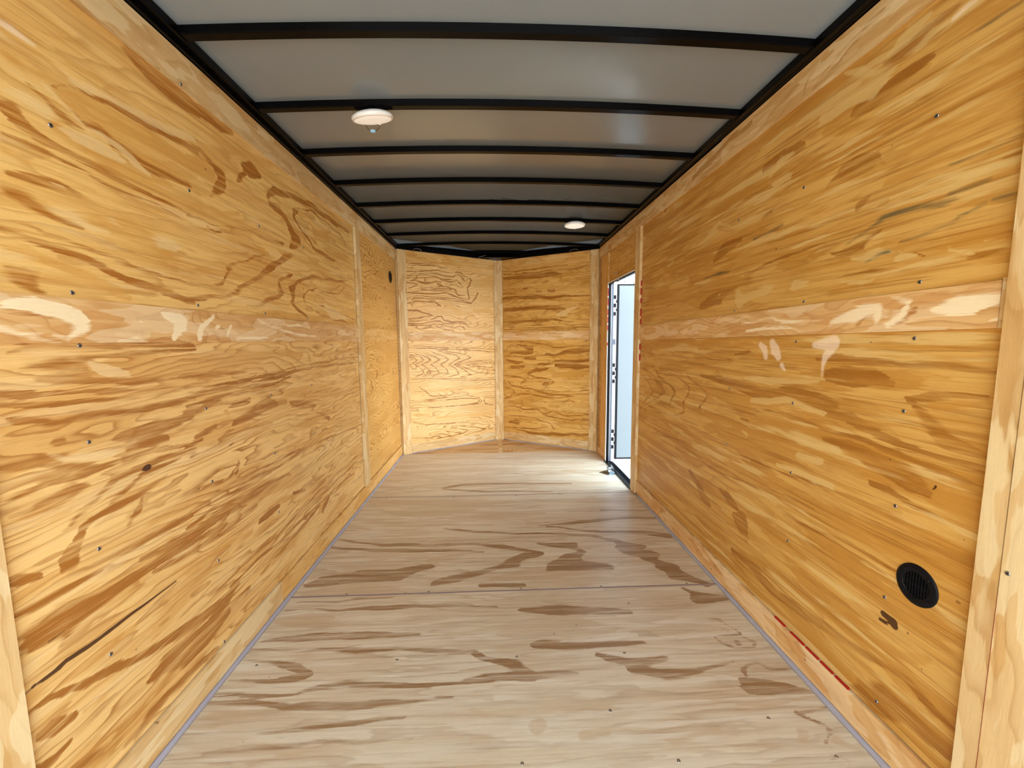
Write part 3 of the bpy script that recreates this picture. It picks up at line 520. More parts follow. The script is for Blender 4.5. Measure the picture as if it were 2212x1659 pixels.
  ('m', (0.398,0.348,0.0172,0.681,0.334,0.0133,1.09,0.317,0.014)),
  ('d', (0.083,0.342,0.0032,0.262,0.287,0.0034,0.583,0.265,0.0035,0.778,0.26,0.0036)),
  ('d', (0.077,0.168,0.0033,0.302,0.137,0.0034,0.411,0.147,0.0043,0.447,0.125,0.0036,0.257,0.117,0.003)),
  ('d', (0.303,0.179,0.003,0.485,0.155,0.0034,0.56,0.127,0.0047,0.392,0.115,0.0035)),
  ('d', (0.486,0.19,0.003,0.628,0.153,0.0035,0.686,0.137,0.0048,0.531,0.113,0.0036)),
  ('d', (0.581,0.213,0.003,0.776,0.161,0.0045,0.676,0.129,0.0037,0.579,0.124,0.0031)),
  ('d', (0.678,0.227,0.0031,0.878,0.184,0.0031,1.013,0.149,0.0042,0.877,0.129,0.0038,0.725,0.113,0.0032)),
 ],
 'VR': [
  ('d', (0.069,1.953,0.0068,0.26,1.944,0.0067,0.488,1.95,0.0046,0.706,1.957,0.0039,0.853,1.962,0.0044)),
  ('d', (0.068,1.926,0.0069,0.26,1.917,0.0067,0.488,1.911,0.0066,0.599,1.915,0.0052,0.777,1.919,0.0045,0.948,1.916,0.0095,1.1,1.939,0.0044)),
  ('d', (0.068,1.878,0.0172,0.259,1.877,0.0236,0.488,1.872,0.0231,0.671,1.876,0.0291,0.777,1.874,0.0096)),
  ('m', (0.846,1.849,0.0161,0.982,1.863,0.0158)),
  ('m', (0.069,2.008,0.0136,0.337,1.984,0.0132)),
  ('d', (0.18,1.815,0.0101,0.204,1.81,0.0067)),
  ('d', (0.606,1.81,0.0162,0.635,1.808,0.0162)),
  ('m', (0.763,1.805,0.0319,0.847,1.799,0.0284)),
  ('d', (0.336,1.75,0.0135,0.39,1.75,0.0134)),
  ('d', (0.621,1.712,0.0195,0.693,1.707,0.0194)),
  ('d', (0.48,1.701,0.0133,0.533,1.701,0.0132)),
  ('m', (1.003,1.756,0.0346,1.05,1.759,0.0345)),
  ('d', (0.066,1.706,0.0138,0.219,1.696,0.0136)),
  ('d', (0.065,1.65,0.0209,0.218,1.655,0.0205,0.412,1.651,0.0167,0.635,1.632,0.0163,0.778,1.637,0.0097,1.084,1.632,0.0125)),
  ('m', (0.562,1.61,0.0132,1.085,1.582,0.0125)),
  ('d', (0.064,1.525,0.028,0.335,1.527,0.0272,0.562,1.531,0.0199,0.708,1.518,0.026,0.814,1.507,0.0193)),
  ('p', (0.708,1.439,0.0199,0.814,1.461,0.0265,0.952,1.526,0.0198)),
  ('d', (0.434,1.418,0.0036,0.469,1.448,0.003,0.502,1.416,0.0038,0.468,1.387,0.003,0.434,1.422,0.0035)),
  ('m', (0.952,1.437,0.046,1.053,1.484,0.0325)),
  ('d', (0.062,1.385,0.0141,0.334,1.384,0.0137,0.562,1.391,0.0134,0.708,1.393,0.0098,0.919,1.368,0.0064)),
  ('d', (0.062,1.342,0.0042,0.411,1.341,0.0041,0.78,1.339,0.0039,1.088,1.325,0.0038)),
  ('d', (0.061,1.321,0.0049,0.411,1.314,0.0048,0.78,1.316,0.0046,1.088,1.3,0.0038)),
  ('d', (0.061,1.297,0.0071,0.334,1.292,0.0048,0.708,1.295,0.0053,1.088,1.281,0.0044)),
  ('k', (0.47,1.419,0.0043)),
  ('d', (0.115,1.157,0.0063,0.418,1.156,0.0061,0.609,1.121,0.0069,0.703,1.095,0.0059,0.883,1.104,0.005,1.108,1.12,0.0057)),
  ('d', (0.269,1.165,0.0053,0.514,1.138,0.0061,0.656,1.108,0.0051)),
  ('d', (0.082,1.04,0.0071,0.114,1.103,0.0055,0.268,1.121,0.0062,0.417,1.086,0.0269,0.417,1.051,0.0269,0.318,1.033,0.0221,0.165,1.031,0.0135)),
  ('d', (0.609,1.018,0.0215,0.703,1.01,0.0128,0.839,1.045,0.0252,0.972,1.055,0.0289,1.1,1.064,0.0244)),
  ('d', (0.071,0.994,0.0055,0.318,0.988,0.0053,0.61,1.009,0.0086)),
  ('d', (0.348,0.971,0.0177,0.466,0.968,0.0219)),
  ('d', (0.071,0.949,0.0092,0.216,0.924,0.0181,0.317,0.926,0.0133)),
  ('d', (0.174,0.869,0.0271,0.317,0.873,0.0267)),
  ('d', (0.514,0.904,0.0131,0.703,0.934,0.0213,0.885,0.937,0.0251,1.101,0.966,0.0204)),
  ('d', (0.703,0.899,0.03,0.973,0.897,0.0332,1.102,0.892,0.0246)),
  ('d', (0.367,0.794,0.0179,0.466,0.841,0.022,0.61,0.863,0.0173)),
  ('d', (0.377,0.785,0.0136,0.514,0.755,0.0089,0.657,0.743,0.007,0.685,0.718,0.0072,0.61,0.663,0.0088)),
  ('m', (0.704,0.788,0.043,0.886,0.794,0.0421,1.061,0.8,0.033)),
  ('d', (0.572,0.696,0.0355,0.61,0.689,0.0309)),
  ('d', (0.079,0.766,0.0065,0.266,0.755,0.0064,0.367,0.723,0.008,0.276,0.674,0.0091)),
  ('d', (0.089,0.711,0.007,0.162,0.659,0.0067,0.316,0.631,0.0064,0.514,0.614,0.0071,0.796,0.612,0.0077,1.105,0.645,0.0066)),
  ('d', (0.316,0.649,0.0055,0.61,0.575,0.0133,0.797,0.577,0.0086,1.106,0.612,0.0058)),
  ('d', (0.066,0.497,0.0046,0.213,0.534,0.0054,0.275,0.56,0.0054,0.416,0.564,0.0054,0.61,0.54,0.0053,0.751,0.54,0.0052,0.887,0.574,0.0042,1.106,0.579,0.0042)),
  ('d', (0.088,0.619,0.0047,0.162,0.614,0.0048,0.192,0.57,0.0051,0.14,0.511,0.0055,0.077,0.535,0.0039)),
  ('d', (0.086,0.396,0.0046,0.212,0.415,0.0046,0.314,0.386,0.0055,0.465,0.397,0.0055,0.562,0.36,0.0054,0.705,0.389,0.0044,0.798,0.353,0.0053,0.889,0.352,0.0051,1.109,0.387,0.005)),
  ('d', (0.815,0.501,0.003,0.87,0.53,0.003,0.915,0.508,0.0031)),
  ('d', (0.825,0.433,0.0032,0.87,0.41,0.003,0.915,0.439,0.0029)),
  ('d', (0.797,0.483,0.003,0.86,0.547,0.003,0.933,0.5,0.0031)),
  ('d', (0.788,0.413,0.0031,0.871,0.385,0.003,0.942,0.433,0.0029)),
  ('m', (0.274,0.51,0.0227,0.416,0.519,0.0179)),
  ('m', (0.629,0.445,0.0263,0.742,0.453,0.0217)),
  ('d', (0.085,0.294,0.0066,0.314,0.303,0.0065,0.514,0.284,0.0074,0.63,0.25,0.0066,0.696,0.194,0.0096)),
  ('d', (0.562,0.342,0.0073,0.705,0.319,0.0071,0.889,0.309,0.0069,1.109,0.336,0.0058)),
  ('d', (0.137,0.223,0.0233,0.231,0.232,0.0277,0.293,0.237,0.0137)),
  ('d', (0.062,0.155,0.0057,0.313,0.161,0.0092,0.61,0.195,0.0071)),
  ('m', (0.752,0.253,0.0263,1.11,0.278,0.0252)),
  ('d', (0.262,0.133,0.0066,0.513,0.113,0.0137,0.706,0.133,0.0176,1.111,0.168,0.0211)),
  ('k', (0.876,0.469,0.0048)),
 ],
 'RT': [
  ('d', (2.249,2.031,0.0239,2.08,2.04,0.0195,1.91,2.07,0.0103,1.809,2.059,0.0082)),
  ('m', (2.136,2.069,0.0216,2.028,2.04,0.0154)),
  ('d', (1.755,2.055,0.0205,1.801,2.056,0.015)),
  ('m', (1.55,2.019,0.0124,1.537,1.993,0.0123)),
  ('m', (1.417,2.095,0.0192,1.462,2.053,0.0265)),
  ('d', (1.418,2.007,0.0059,1.365,2.033,0.0041,1.304,2.049,0.0036,1.247,2.053,0.0032,1.179,2.057,0.003)),
  ('d', (1.386,2.009,0.0052,1.33,2.021,0.0038,1.283,2.035,0.0036,1.225,2.047,0.0033,1.162,2.05,0.003)),
  ('d', (1.457,2.005,0.0083,1.471,2.045,0.0063)),
  ('m', (1.341,2.009,0.0117,1.281,2.016,0.0133,1.209,2.021,0.0162,1.159,2.021,0.0113)),
 ],
 'LT': [
  ('m', (1.372,2.182,0.0373,1.519,2.185,0.0418)),
  ('d', (1.218,1.925,0.0158,1.257,1.931,0.0185,1.347,1.971,0.0139)),
  ('m', (1.446,1.979,0.0345,1.5,1.965,0.026,1.596,1.951,0.0181)),
  ('m', (1.594,2.079,0.0084,1.693,2.08,0.0093,1.782,2.075,0.0101)),
  ('m', (2.265,2.011,0.0366,2.613,2.007,0.0425)),
 ],
}

# ------------------------------------------------------------------ helpers
def srgb(r, g, b):
    f = lambda c: (c/255)/12.92 if c/255 <= 0.04045 else (((c/255)+0.055)/1.055)**2.4
    return (f(r), f(g), f(b), 1.0)

def tag(o, label=None, cat=None, group=None, kind=None):
    if label: o['label'] = label
    if cat: o['category'] = cat
    if group: o['group'] = group
    if kind: o['kind'] = kind
    return o

def empty(name, loc=(0, 0, 0)):
    o = bpy.data.objects.new(name, None); COL.objects.link(o); o.location = loc
    o.empty_display_size = 0.1
    return o

def link(name, me, mat, parent=None, mw=None):
    o = bpy.data.objects.new(name, me); COL.objects.link(o)
    if mat: me.materials.append(mat)
    if mw is not None: o.matrix_world = mw
    if parent is not None:
        bpy.context.view_layer.update()
        o.parent = parent
        o.matrix_parent_inverse = parent.matrix_world.inverted()
    return o

def bm_box(bm, lo, hi, M=None):
    vs = [bm.verts.new((x, y, z)) for x in (lo[0], hi[0]) for y in (lo[1], hi[1]) for z in (lo[2], hi[2])]
    for f in ((0,1,3,2), (4,6,7,5), (0,4,5,1), (2,3,7,6), (0,2,6,4), (1,5,7,3)):
        bm.faces.new([vs[i] for i in f])
    if M is not None: bmesh.ops.transform(bm, matrix=M, verts=vs)
    return vs

def bm_cyl(bm, r, z0, z1, n=32, M=None, r1=None):
    r1 = r if r1 is None else r1
    a = [bm.verts.new((r*math.cos(t), r*math.sin(t), z0)) for t in [2*math.pi*i/n for i in range(n)]]
    b = [bm.verts.new((r1*math.cos(t), r1*math.sin(t), z1)) for t in [2*math.pi*i/n for i in range(n)]]
    for i in range(n): bm.faces.new((a[i], a[(i+1) % n], b[(i+1) % n], b[i]))
    bm.faces.new(a[::-1]); bm.faces.new(b)
    if M is not None: bmesh.ops.transform(bm, matrix=M, verts=a+b)

def bm_lathe(bm, prof, n=48, M=None):
    rings = []
    for r, z in prof:
        if r < 1e-6: rings.append([bm.verts.new((0, 0, z))])
        else: rings.append([bm.verts.new((r*math.cos(2*math.pi*i/n), r*math.sin(2*math.pi*i/n), z)) for i in range(n)])
    for A, B in zip(rings, rings[1:]):
        for i in range(n):
            j = (i+1) % n
            if len(A) == 1: bm.faces.new((A[0], B[j], B[i]))
            elif len(B) == 1: bm.faces.new((A[i], A[j], B[0]))
            else: bm.faces.new((A[i], A[j], B[j], B[i]))
    if M is not None: bmesh.ops.transform(bm, matrix=M, verts=[v for r in rings for v in r])

def bm_tube(bm, pts, r, n=8):
    pts = [Vector(p) for p in pts]; rings = []
    for i, p in enumerate(pts):
        t = (pts[min(i+1, len(pts)-1)] - pts[max(i-1, 0)]).normalized()
        a = t.cross(Vector((0.31, 0.17, 0.93))).normalized(); b = t.cross(a)
        rings.append([bm.verts.new(p + (a*math.cos(k) + b*math.sin(k))*r) for k in [2*math.pi*j/n for j in range(n)]])
    for A, B in zip(rings, rings[1:]):
        for i in range(n): bm.faces.new((A[i], A[(i+1) % n], B[(i+1) % n], B[i]))
    bm.faces.new(rings[0][::-1]); bm.faces.new(rings[-1])

def finish(bm, name, mat, parent=None, smooth=False, mw=None, bevel=0):
    bmesh.ops.recalc_face_normals(bm, faces=bm.faces)
    me = bpy.data.meshes.new(name); bm.to_mesh(me); bm.free()
    if smooth:
        for p in me.polygons: p.use_smooth = True
    o = link(name, me, mat, parent, mw)
    if bevel:
        m = o.modifiers.new('bevel', 'BEVEL'); m.width = bevel; m.segments = 2; m.limit_method = 'ANGLE'
    return o

def catmull(pts, n=8):
    P = [Vector(p) for p in pts]; P = [P[0]*2-P[1]] + P + [P[-1]*2-P[-2]]; o = []
    for i in range(1, len(P)-2):
        for k in range(n):
            t = k/n
            o.append(0.5*((2*P[i]) + (P[i+1]-P[i-1])*t + (2*P[i-1]-5*P[i]+4*P[i+1]-P[i+2])*t*t + (3*P[i]-P[i-1]-3*P[i+1]+P[i+2])*t**3))
    o.append(P[-2]); return o

# ------------------------------------------------------------------ materials
class NB:
    """small node builder"""
    def __init__(s, name):
        s.m = bpy.data.materials.new(name); s.m.use_nodes = True; s.t = s.m.node_tree; s.t.nodes.clear()
        s.out = s.t.nodes.new('ShaderNodeOutputMaterial'); s.b = s.t.nodes.new('ShaderNodeBsdfPrincipled')
        s.t.links.new(s.b.outputs[0], s.out.inputs[0])
    def n(s, typ, **kw):
        x = s.t.nodes.new(typ)
        for k, v in kw.items(): setattr(x, k, v)
        return x
    def put(s, sock, v):
        if hasattr(v, 'links') or isinstance(v, bpy.types.NodeSocket): s.t.links.new(v, sock)
        else: sock.default_value = v
    def math(s, op, a, b=None, c=None, clamp=False):
        x = s.n('ShaderNodeMath', operation=op, use_clamp=clamp); s.put(x.inputs[0], a)
        if b is not None: s.put(x.inputs[1], b)
        if c is not None: s.put(x.inputs[2], c)
        return x.outputs[0]
    def vmul(s, v, k):
        x = s.n('ShaderNodeVectorMath', operation='MULTIPLY'); s.put(x.inputs[0], v); x.inputs[1].default_value = k
        return x.outputs[0]
    def noise(s, v, scale, detail=2, rough=0.5):
        x = s.n('ShaderNodeTexNoise', noise_dimensions='3D'); s.put(x.inputs['Vector'], v)
        x.inputs['Scale'].default_value = scale; x.inputs['Detail'].default_value = detail; x.inputs['Roughness'].default_value = rough
        return x.outputs['Fac']
    def mix(s, f, a, b, blend='MIX'):
        x = s.n('ShaderNodeMix', data_type='RGBA', blend_type=blend); s.put(x.inputs['Factor'], f)
        s.put(x.inputs['A'], a); s.put(x.inputs['B'], b)
        return x.outputs['Result']
    def step(s, v, lo, hi):
        x = s.n('ShaderNodeMapRange', interpolation_type='SMOOTHSTEP'); s.put(x.inputs['Value'], v)
        x.inputs['From Min'].default_value = lo; x.inputs['From Max'].default_value = hi
        return x.outputs['Result']
    def ramp(s, v, stops):
        x = s.n('ShaderNodeValToRGB'); s.put(x.inputs[0], v); e = x.color_ramp.elements
        while len(e) < len(stops): e.new(0.5)
        for k, (p, c) in enumerate(stops):
            e[k].position = p; e[k].color = (c, c, c, 1) if not isinstance(c, tuple) else c
        return x.outputs[0]

def wood(name, light, mid, dark, pale, freq=14.0, warp=5.0, aniso=5.0, bands=0.35, patches=0.5, rough=0.42, spec=0.35, fibre=0.12, streak=0.5, dk=1.12, fade=0.010, pa=0.68, blot=0.0, psc=1.3, blue=(150,140,110)):
    """southern-pine plywood veneer: local x runs along the grain, local y across it, in metres.
    gd / gm / gp / gk / gb / gw are per-point fields of the veneer figure, gw also of painted reflections (0.05 = edge of a mark)."""
    N = NB(name)
    tcn = N.n('ShaderNodeTexCoord'); seed = N.n('ShaderNodeAttribute', attribute_type='OBJECT', attribute_name='seed')
    sv = N.n('ShaderNodeCombineXYZ'); N.put(sv.inputs[0], N.math('MULTIPLY', seed.outputs['Fac'], 3.17)); N.put(sv.inputs[1], N.math('MULTIPLY', seed.outputs['Fac'], 1.71)); N.put(sv.inputs[2], N.math('MULTIPLY', seed.outputs['Fac'], 0.93))
    ad = N.n('ShaderNodeVectorMath', operation='ADD'); N.put(ad.inputs[0], tcn.outputs['Object']); N.put(ad.inputs[1], sv.outputs[0]); P = ad.outputs[0]
    # growth-ring coordinate
    n1 = N.noise(N.vmul(P, (1.0, aniso, 1)), 1.1, 3, 0.5)
    n2 = N.noise(N.vmul(P, (4.0, 4.0*aniso*0.6, 1)), 1.6, 2, 0.5)
    nf = N.noise(N.vmul(P, (14, 320, 1)), 1.0, 2, 0.6)
    nff = N.noise(N.vmul(P, (60, 1300, 1)), 1.0, 1, 0.5)
    spx = N.n('ShaderNodeSeparateXYZ'); N.put(spx.inputs[0], P)
    r = N.math('ADD', N.math('MULTIPLY', n1, warp*freq*0.12), N.math('MULTIPLY', spx.outputs['Y'], freq))
    r = N.math('ADD', r, N.math('MULTIPLY', n2, 0.9)); r = N.math('ADD', r, N.math('MULTIPLY', nf, 0.18))
    saw = N.math('FRACT', r)
    band = N.ramp(saw, [(0.0, 0.0), (0.5, 0.08), (0.74, 0.45), (0.88, 1.0), (0.94, 0.9), (1.0, 0.0)])
    # broad patches of darker wood with torn, fibrous edges
    pn = N.noise(N.vmul(P, (1.6, 8.5, 1)), psc, 2, 0.45)
    edge = N.math('ADD', N.math('MULTIPLY', N.math('SUBTRACT', N.noise(N.vmul(P, (9, 70, 1)), 1.0, 3, 0.6), 0.5), 0.16), N.math('MULTIPLY', N.math('SUBTRACT', nf, 0.5), 0.10))
    pat = N.step(N.math('ADD', pn, edge), 0.53, 0.57)
    col = N.mix(N.math('MULTIPLY', pat, patches), light, mid)
    bmod = N.math('MULTIPLY', band, N.math('MULTIPLY', N.noise(N.vmul(P, (2.3, 6, 1)), 1.0, 1), 1.6))
    col = N.mix(N.math('MULTIPLY', bmod, bands, clamp=True), col, dark)
    # traced veneer figure and painted wall reflections
    e2 = N.math('ADD', N.math('MULTIPLY', N.math('SUBTRACT', N.noise(N.vmul(P, (7, 95, 1)), 1.0, 3, 0.65), 0.5), 0.022),
                N.math('MULTIPLY', N.math('SUBTRACT', nf, 0.5), 0.011))
    # long soft streaks of darker and paler wood along the grain
    st1 = N.step(N.noise(N.vmul(P, (0.9, 21, 1)), 1.0, 4, 0.68), 0.42, 0.68)
    st2 = N.step(N.noise(N.vmul(P, (2.2, 70, 1)), 1.0, 3, 0.7), 0.50, 0.66)
    st3 = N.step(N.noise(N.vmul(P, (1.1, 13, 1)), 2.0, 3, 0.6), 0.56, 0.66)
    col = N.mix(N.math('MULTIPLY', st1, streak), col, mid)
    col = N.mix(N.math('MULTIPLY', st2, streak*0.55), col, dark)
    col = N.mix(N.math('MULTIPLY', st3, streak*0.8), col, pale)
    if blot:
        bl = N.step(N.math('ADD', N.noise(N.vmul(P, (2.4, 9.0, 2)), 1.9, 2, 0.5), N.math('MULTIPLY', e2, 3.0)), 0.535, 0.56)
        col = N.mix(N.math('MULTIPLY', bl, blot), col, pale)
    wid = N.math('MULTIPLY', N.step(N.noise(N.vmul(P, (1.3, 7, 1)), 1.7, 3, 0.6), 0.40, 0.66), fade)
    def mask(a, soft):
        at = N.n('ShaderNodeAttribute', attribute_name=a)
        t = N.math('SUBTRACT', N.math('ADD', at.outputs['Fac'], e2), 0.0487-soft*0.5)
        return N.math('DIVIDE', t, N.math('ADD', wid, soft), clamp=True)
    inner = N.math('MULTIPLY_ADD', N.noise(N.vmul(P, (2.5, 48, 1)), 1.0, 4, 0.72), 3.0, -0.78, clamp=True)
    col = N.mix(N.math('MULTIPLY', mask('gm', 0.006), N.math('MULTIPLY', inner, 0.85), clamp=True), col, mid)
    col = N.mix(N.math('MULTIPLY', mask('gd', 0.0025), N.math('MULTIPLY', inner, dk), clamp=True), col, dark)
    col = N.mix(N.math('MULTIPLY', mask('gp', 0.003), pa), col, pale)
    col = N.mix(N.math('MULTIPLY', mask('gb', 0.006), N.math('MULTIPLY', inner, 0.9), clamp=True), col, srgb(*blue))
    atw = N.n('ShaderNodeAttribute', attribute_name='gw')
    col = N.mix(N.math('MULTIPLY', N.step(N.math('ADD', atw.outputs['Fac'], N.math('MULTIPLY', e2, 0.4)), 0.045, 0.056), 0.55), col, srgb(250, 232, 205))  # whitish marks; on the lower right sheet they are painted reflections
    atk = N.n('ShaderNodeAttribute', attribute_name='gk')
    col = N.mix(N.math('MULTIPLY', N.step(N.math('ADD', atk.outputs['Fac'], N.math('MULTIPLY', e2, 0.18)), 0.049, 0.0510), 0.93), col, srgb(62, 28, 10))
    # tiny dark flecks
    fl = N.n('ShaderNodeTexVoronoi', feature='F1'); N.put(fl.inputs['Vector'], N.vmul(P, (5.0, 9.0, 1))); fl.inputs['Scale'].default_value = 1.0
    col = N.mix(N.math('MULTIPLY', N.step(fl.outputs['Distance'], 0.035, 0.025), 0.6), col, srgb(95, 55, 20))
    # fibres
    fb = N.math('ADD', N.math('MULTIPLY', N.math('SUBTRACT', nf, 0.5), fibre*1.3), N.math('MULTIPLY', N.math('SUBTRACT', nff, 0.5), fibre*1.6))
    bn = N.math('MULTIPLY', N.math('SUBTRACT', N.noise(N.vmul(P, (1.1, 2.2, 1)), 1.0, 2), 0.5), 0.22)
    gain = N.math('ADD', N.math('ADD', 1.0, fb), bn)
    hs = N.n('ShaderNodeHueSaturation'); N.put(hs.inputs['Color'], col); N.put(hs.inputs['Value'], gain)
    N.put(N.b.inputs['Base Color'], hs.outputs[0])
    N.b.inputs['Roughness'].default_value = rough; N.b.inputs['Specular IOR Level'].default_value = spec
    bp = N.n('ShaderNodeBump'); bp.inputs['Strength'].default_value = 0.12; bp.inputs['Distance'].default_value = 0.002
    N.put(bp.inputs['Height'], nf); N.put(N.b.inputs['Normal'], bp.outputs[0])
    return N.m

def plain(name, col, rough=0.5, metal=0.0, spec=0.5, bump=0, bscale=300, var=0.06, vscale=20, coat=0):
    N = NB(name); tcn = N.n('ShaderNodeTexCoord')
    v = N.math('MULTIPLY_ADD', N.noise(tcn.outputs['Object'], vscale, 3), var*2, 1-var)
    hs = N.n('ShaderNodeHueSaturation'); hs.inputs['Color'].default_value = col; N.put(hs.inputs['Value'], v)
    N.put(N.b.inputs['Base Color'], hs.outputs[0]); N.b.inputs['Roughness'].default_value = rough
    N.b.inputs['Metallic'].default_value = metal; N.b.inputs['Specular IOR Level'].default_value = spec
    N.b.inputs['Coat Weight'].default_value = coat
    if bump:
        bp = N.n('ShaderNodeBump'); bp.inputs['Strength'].default_value = bump; bp.inputs['Distance'].default_value = 0.002
        N.put(bp.inputs['Height'], N.noise(tcn.outputs['Object'], bscale, 2)); N.put(N.b.inputs['Normal'], bp.outputs[0])
    return N.m

WALL = wood('plywood_wall', srgb(234,193,116), srgb(208,153,73), srgb(168,106,36), srgb(232,200,140), freq=15, warp=4.5, bands=0.45, patches=0.45, streak=0.6, blue=(120,112,84))
WALLB = wood('plywood_wall_banded', srgb(234,194,124), srgb(206,152,78), srgb(162,104,40), srgb(230,198,142), freq=26, warp=4.2, aniso=6, bands=0.85, patches=0.55, streak=0.5)
WALLR = wood('plywood_wall_shaded', srgb(212,166,88), srgb(188,133,53), srgb(150,92,22), srgb(218,184,116), bands=0.30, patches=0.7, freq=12, warp=5, streak=0.95, dk=0.85, blue=(78,76,54))  # darker plywood copy; the right wall's weaker light is put into its colour
VENL = wood('plywood_fine_figure', srgb(242,202,134), srgb(224,172,94), srgb(164,106,36), srgb(242,210,148), freq=40, warp=4.5, aniso=3.0, bands=0.8, patches=0.35, streak=0.25, fade=0.001, dk=1.4)
VENS = wood('plywood_swirled_figure', srgb(228,180,100), srgb(206,150,68), srgb(160,100,28), srgb(236,200,134), freq=34, warp=11, aniso=1.6, bands=1.0, patches=0.5, streak=0.2)
VENR = wood('plywood_amber_figure', srgb(222,174,94), srgb(196,142,58), srgb(148,90,20), srgb(230,194,128), freq=17, warp=7, aniso=5.0, bands=0.6, patches=0.6, streak=0.45, dk=1.0, fade=0.005)
TRIM = wood('plywood_trim', srgb(218,184,128), srgb(205,163,102), srgb(178,130,70), srgb(230,208,160), freq=16, warp=7, aniso=4, bands=0.6, patches=0.95, rough=0.5, spec=0.3, streak=0.3, blot=0.6, psc=2.2)
RAIL = wood('plywood_rail', srgb(220,178,118), srgb(206,154,92), srgb(178,122,62), srgb(244,224,182), freq=24, warp=8, aniso=3.0, bands=0.6, patches=0.8, rough=0.5, spec=0.3, streak=0.25, pa=0.92, blot=0.35, psc=2.4)
RAILO = wood('plywood_rail_amber', srgb(224,176,100), srgb(206,150,72), srgb(178,120,46), srgb(234,202,142), freq=22, warp=7, aniso=4, bands=0.6, patches=0.7, streak=0.3, blot=0.3, psc=2.0)
FLOOR = wood('plywood_floor', srgb(212,197,168), srgb(190,164,128), srgb(146,112,76), srgb(222,212,190), freq=14, warp=3.4, aniso=7, bands=0.40, patches=0.4, rough=0.36, spec=0.5, streak=0.55)
FLOORV = wood('plywood_floor_nose', srgb(214,176,122), srgb(190,142,82), srgb(140,88,38), srgb(224,196,150), freq=24, warp=12, aniso=1.2, bands=1.0, patches=1.0, streak=0.1)
STEEL = plain('black_enamel_steel', (0.0025, 0.0022, 0.0024, 1), 0.2, 0, 0.07, bump=0.12, bscale=90)
BLACKP = plain('black_plastic', (0.005, 0.005, 0.006, 1), 0.4, 0, 0.12)
BLACKD = plain('black_plastic_dark', (0.0015, 0.0015, 0.0018, 1), 0.7, 0, 0.04)
CAULK = plain('grey_caulk', srgb(160, 154, 158), 0.6, 0, 0.3, var=0.1)
SEAMM = plain('mauve_grey_seam_filler', srgb(140, 122, 120), 0.7, 0, 0.2, var=0.15)
SCREW = plain('zinc_screw', (0.42, 0.44, 0.46, 1), 0.25, 1.0, 0.5)
SCREWD = plain('screw_recess', (0.03, 0.03, 0.035, 1), 0.5, 0.6, 0.5)
WHITEP = plain('white_plastic', (0.95, 0.94, 0.90, 1), 0.35, 0, 0.5, var=0.02)
LENS = plain('frosted_lens', (0.92, 0.89, 0.82, 1), 0.45, 0, 0.4, bump=0.3, bscale=500, var=0.04)
for _m, _e in ((LENS, 0.12),):      # faint glow added to the lamp lenses
    _b = _m.node_tree.nodes['Principled BSDF']; _b.inputs['Emission Color'].default_value = (1.0, 0.93, 0.82, 1); _b.inputs['Emission Strength'].default_value = _e
BLUEP = plain('pale_blue_plastic', srgb(150, 205, 240), 0.35, 0, 0.5)
WIREB = plain('black_wire', (0.01, 0.01, 0.01, 1), 0.4)
WIREC = plain('bare_wire', (0.55, 0.5, 0.46, 1), 0.35, 0.8)
RED = plain('red_edge_paint', srgb(170, 30, 18), 0.6, 0, 0.3, var=0.15)
GALV = plain('galvanised_plate', (0.35, 0.40, 0.42, 1), 0.22, 1.0, 0.5, bump=0.2, bscale=60, var=0.25, vscale=30)
ALU = plain('aluminium_trim', (0.55, 0.56, 0.58, 1), 0.35, 0.9, 0.5)
DGREY = plain('dark_grey_frame', srgb(70, 76, 86), 0.4, 0.2, 0.5)
DOORW = plain('white_door_liner', srgb(110, 117, 118), 0.35, 0, 0.4, bump=0.06, bscale=12, var=0.03)
SKIN = plain('white_aluminium_skin', (0.7, 0.7, 0.7, 1), 0.4, 0.1, 0.5)

def gravel_mat():
    N = NB('white_gravel'); tcn = N.n('ShaderNodeTexCoord')
    v = N.n('ShaderNodeTexVoronoi', feature='F1'); N.put(v.inputs['Vector'], tcn.outputs['Object']); v.inputs['Scale'].default_value = 34
    v2 = N.n('ShaderNodeTexVoronoi', feature='DISTANCE_TO_EDGE'); N.put(v2.inputs['Vector'], tcn.outputs['Object']); v2.inputs['Scale'].default_value = 34
    c = N.mix(N.noise(tcn.outputs['Object'], 3.0, 3), srgb(176, 174, 168), srgb(205, 203, 198))
    rr = N.n('ShaderNodeSeparateColor'); N.put(rr.inputs[0], v.outputs['Color'])
    c = N.mix(N.step(rr.outputs[0], 0.72, 0.9), c, srgb(84, 88, 86))
    c = N.mix(N.step(v2.outputs['Distance'], 0.12, 0.02), c, srgb(34, 34, 34))
    N.put(N.b.inputs['Base Color'], c); N.b.inputs['Roughness'].default_value = 0.9
    bp = N.n('ShaderNodeBump'); bp.inputs['Strength'].default_value = 0.8; bp.inputs['Distance'].default_value = 0.01
    N.put(bp.inputs['Height'], v2.outputs['Distance']); N.put(N.b.inputs['Normal'], bp.outputs[0])
    return N.m
GRAVEL = gravel_mat()

